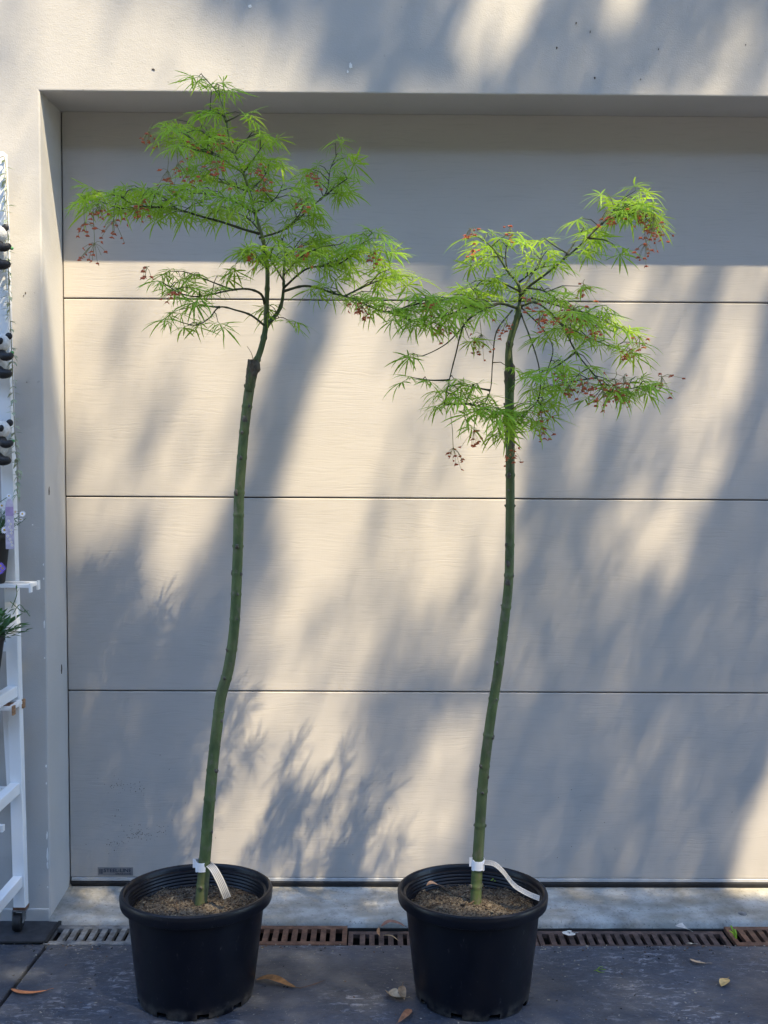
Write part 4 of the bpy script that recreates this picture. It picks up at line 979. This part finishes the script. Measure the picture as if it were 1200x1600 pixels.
poly([(860,400),(1210,400),(1210,700),(1090,790),(990,960),(930,960),(900,700),(870,560)], .34, 25)
stroke([(880,410),(880,470),(900,560)], 40, .55, 18); stroke([(965,410),(965,520),(990,600)], 50, .58, 20); stroke([(1200,410),(1150,470),(1105,580),(1080,660)], 60, .70, 20)
stroke([(1130,420),(1090,510),(1065,600)], 34, .20); stroke([(1165,560),(1110,690),(1060,800),(1025,880)], 66, .72, 18); stroke([(915,650),(890,760)], 36, .40); stroke([(960,680),(930,800)], 40, .16)
stroke([(1200,470),(1180,620),(1130,780),(1080,930)], 36, .08)
stroke([(1015,900),(960,1060),(930,1200)], 36, .24); stroke([(872,880),(868,1000)], 50, .30); stroke([(1060,1180),(1030,1380)], 36, .22); stroke([(800,1010),(770,1130)], 40, .25)
poly([(352,1085),(560,1070),(590,1140),(560,1230),(640,1210),(660,1120),(745,1130),(735,1200),(700,1400),(300,1400),(330,1200)], .72)
poly([(545,1080),(650,1090),(640,1190),(565,1200)], .22, 20); poly([(300,1335),(350,1200),(340,1120),(310,1150),(280,1380)], .4)
poly([(1400,1000),(1400,1480),(1108,1480),(1118,1430),(1150,1335),(1180,1260),(1215,1150)], 1.0, 8)
# fascia and pillar, on the front plane
poly([(-60,-60),(1260,-60),(1260,150),(-60,150)], .14, 10, True)
poly([(-10,-60),(345,-60),(350,100),(345,160),(60,160),(60,500),(-60,500)], .95, 14, True); stroke([(168,-40),(162,45)], 24, .35, 10, True); poly([(-60,-60),(45,-60),(30,150),(-60,150)], .55, 24, True)
poly([(345,30),(420,20),(405,150),(350,150)], .50, 16, True); stroke([(375,-40),(350,12)], 60, .10, 12, True); stroke([(478,0),(455,70),(430,155)], 56, .82, 16, True)
stroke([(800,-40),(775,40),(750,75)], 84, 1.0, 12, True); stroke([(745,80),(705,150)], 56, .75, 14, True); stroke([(835,120),(842,150)], 26, .6, 10, True); stroke([(978,-40),(955,25)], 50, .9, 12, True)
stroke([(1165,50),(1085,150)], 44, .42, 16, True); stroke([(1200,110),(1185,150)], 30, .40, 14, True); stroke([(1090,20),(1060,120)], 26, .28, 14, True)
poly([(-60,170),(64,170),(64,480),(-60,480)], .80, 25, True); poly([(-60,480),(62,470),(70,560),(-60,610)], .60, 40, True); poly([(-60,600),(70,560),(80,1500),(-60,1500)], .05, 30, True)
# spots where the tree crowns themselves catch the sun
def crown_sun(x, y, Y, r, val=.9):
    p = PY(x, y, Y); k = -Y; cx_, cz_ = p.x-k*SUNT.x, p.z-k*SUNT.z
    d = np.hypot(XX-cx_, (ZZ-cz_)*.8)*PXM; blend(np.clip((r+10-d)/20, 0, 1), val)
for x, y, dy, r in ((592,368,-.1,30),(575,395,-.1,20),(795,650,-.17,34),(800,610,-.1,20),(860,480,-.14,34),(840,470,-.1,24),(625,490,-.18,26),(680,470,-.15,30),(355,192,-.02,18),(375,250,0,16),(975,330,-.1,22),(1020,350,-.13,20),(790,400,0,24),(150,300,-.1,20)):
    crown_sun(x, y, YL+dy, r)
# ground: a few soft patches
def ground_sun(x, y, r, val):
    p = PG(x, y); k = -p.y; cx_, cz_ = p.x-k*SUNT.x, p.z-k*SUNT.z
    d = np.hypot(XX-cx_, (ZZ-cz_)*.4)*PXM; blend(np.clip((r+25-d)/50, 0, 1), val)
w_ = np.clip((-.07-ZZ)/.10, 0, 1)*np.clip((2.25-XX+.3*ZZ)/.15, 0, 1); blend(w_, np.clip(T*.35, .03, .16))
for x, y, r, v in ((10,1520,22,.6),(480,1500,34,.35),(520,1400,50,.5),(120,1400,24,.35)): ground_sun(x, y, r, v)
poly([(18,240),(97,240),(100,700),(70,720),(18,600)], .9, 22); stroke([(105,420),(108,700)], 12, .85, 10); poly([(18,660),(70,770),(104,770),(106,1500),(18,1500)], .07, 20)
crown_sun(300, 1398, potL[1], 46, .30); crown_sun(745, 1400, potR[1], 50, .45)
T = np.clip(T, .015, 1)
tau = -np.log(T); tau = np.where(T > .98, 0, tau)*(1 + .5*np.clip((.45-T)/.25, 0, 1))
LL, LW = .07, .016
aproj = .5*LL*LW*.62
lam = tau*gc*gc*SUN.y*-1/aproj
cnt = np.floor(lam + NP.rand(*lam.shape)).astype(int)
iz, ix = np.nonzero(cnt); rep = cnt[iz, ix]; iz = np.repeat(iz, rep); ix = np.repeat(ix, rep); N = len(iz); su = np.array(SUN)
px_ = GX[ix] + NP.rand(N)*gc; pz_ = GZ[iz] + NP.rand(N)*gc
tt = 6.9 + .7*np.sin(px_*2.3+pz_*1.1) + NP.normal(0, .3, N); tt = np.maximum(tt, (4.0-pz_)/su[2]+np.abs(NP.normal(0, .5, N)))
C_ = np.stack([px_, np.zeros(N), pz_], 1) + su[None]*tt[:, None]
Dv = NP.normal(0, 1, (N, 3))*np.array([.8,.8,.6]) + np.array([0,0,-.5]); Dv /= np.linalg.norm(Dv, axis=1)[:, None]
Sv = np.cross(Dv, NP.normal(0, 1, (N, 3))); Sv /= np.linalg.norm(Sv, axis=1)[:, None]
gv = np.stack([C_-Dv*LL/2, C_+Sv*LW/2, C_+Dv*LL/2, C_-Sv*LW/2], 1).reshape(-1, 3).tolist()
gf = np.arange(4*N).reshape(-1, 4).tolist()
gum = thing('gum_tree', (-3.2, -4.6, -.16), 'tall gum tree overhead throwing dappled shade on the wall', 'tree')
me = bpy.data.meshes.new('crown'); me.from_pydata(gv, [], gf); me.materials.append(M_GUM); o = bpy.data.objects.new('crown', me); COL.objects.link(o); setpar(o, gum); o['kind'] = 'stuff'
mb = MB(); tp = catmull([(-3.2,-4.6,-.2),(-3.1,-4.5,2),(-2.8,-4.3,4.5),(-2.2,-4.0,7.0),(-1.4,-3.7,9.2),(-.4,-3.5,10.8),(.6,-3.4,12)], .3); n = len(tp)
mb.tube(tp, [.26*(1-.72*i/n) for i in range(n)], 16); mb.build('trunk', M_GUMBARK, gum, smooth=True)
for q in ([(-1.4,-3.7,9.2),(0,-3.2,9.9),(1.6,-2.9,10.1),(3.2,-2.8,10.2),(4.6,-2.8,10.0)], [(-.4,-3.5,10.8),(1.2,-3.6,11.2),(3.0,-3.8,11.3),(4.8,-4.0,11.0)], [(-2.2,-4.0,7.0),(-3.2,-4.6,8.4),(-4,-5,9.6)], [(-.4,-3.5,10.8),(.2,-4.6,11.8),(.8,-5.6,12.6)]):
    pp = catmull(q, .2); k = len(pp); b = MB(); b.tube(pp, [.085*(1-.75*i/k) for i in range(k)], 10); b.build('limb', M_GUMBARK, gum, smooth=True)

# ------------------------------------------------------------------ unseen hedge added behind the camera to block low sky light
hed = thing('sky_blocking_hedge', (1, -9.5, -.16), 'unseen hedge added facing the door to block low sky light', 'hedge')
mb = MB(); nu, nv = 60, 14; vs = []
for j in range(nv+1):
    for i in range(nu+1):
        x = -14+30*i/nu; z = -.16+7.2*j/nv; b_ = mnoise.noise((x*.5, z*.6, 4))*.5+mnoise.noise((x*1.7, z*1.7, 1))*.25
        vs.append((x, -9.2 + b_ - .9*(j/nv)**4 - .012*(x-1)**2*-1, z + (.5*mnoise.noise((x*.6, 2, 7)) if j == nv else 0)))
mb.add(vs, [(j*(nu+1)+i, j*(nu+1)+i+1, (j+1)*(nu+1)+i+1, (j+1)*(nu+1)+i) for j in range(nv) for i in range(nu)])
mb.build('dense_growth', simple('hedge_core', (.03,.045,.02), .9, .4, 6), hed)
rh = random.Random(6); mb = MB()
for _ in range(9000):
    k = rh.randrange(len(vs)); p = Vector(vs[k]) + Vector((rh.uniform(-.3,.3), rh.uniform(.0,.25), rh.uniform(-.25,.25)))
    little_leaf(mb, p, Vector((rh.uniform(-1,1), rh.uniform(-.2,1), rh.uniform(-.8,.6))), rh.uniform(.08,.16), .06)
o = mb.build('hedge_leaves', M_GUM, hed); o['kind'] = 'stuff'
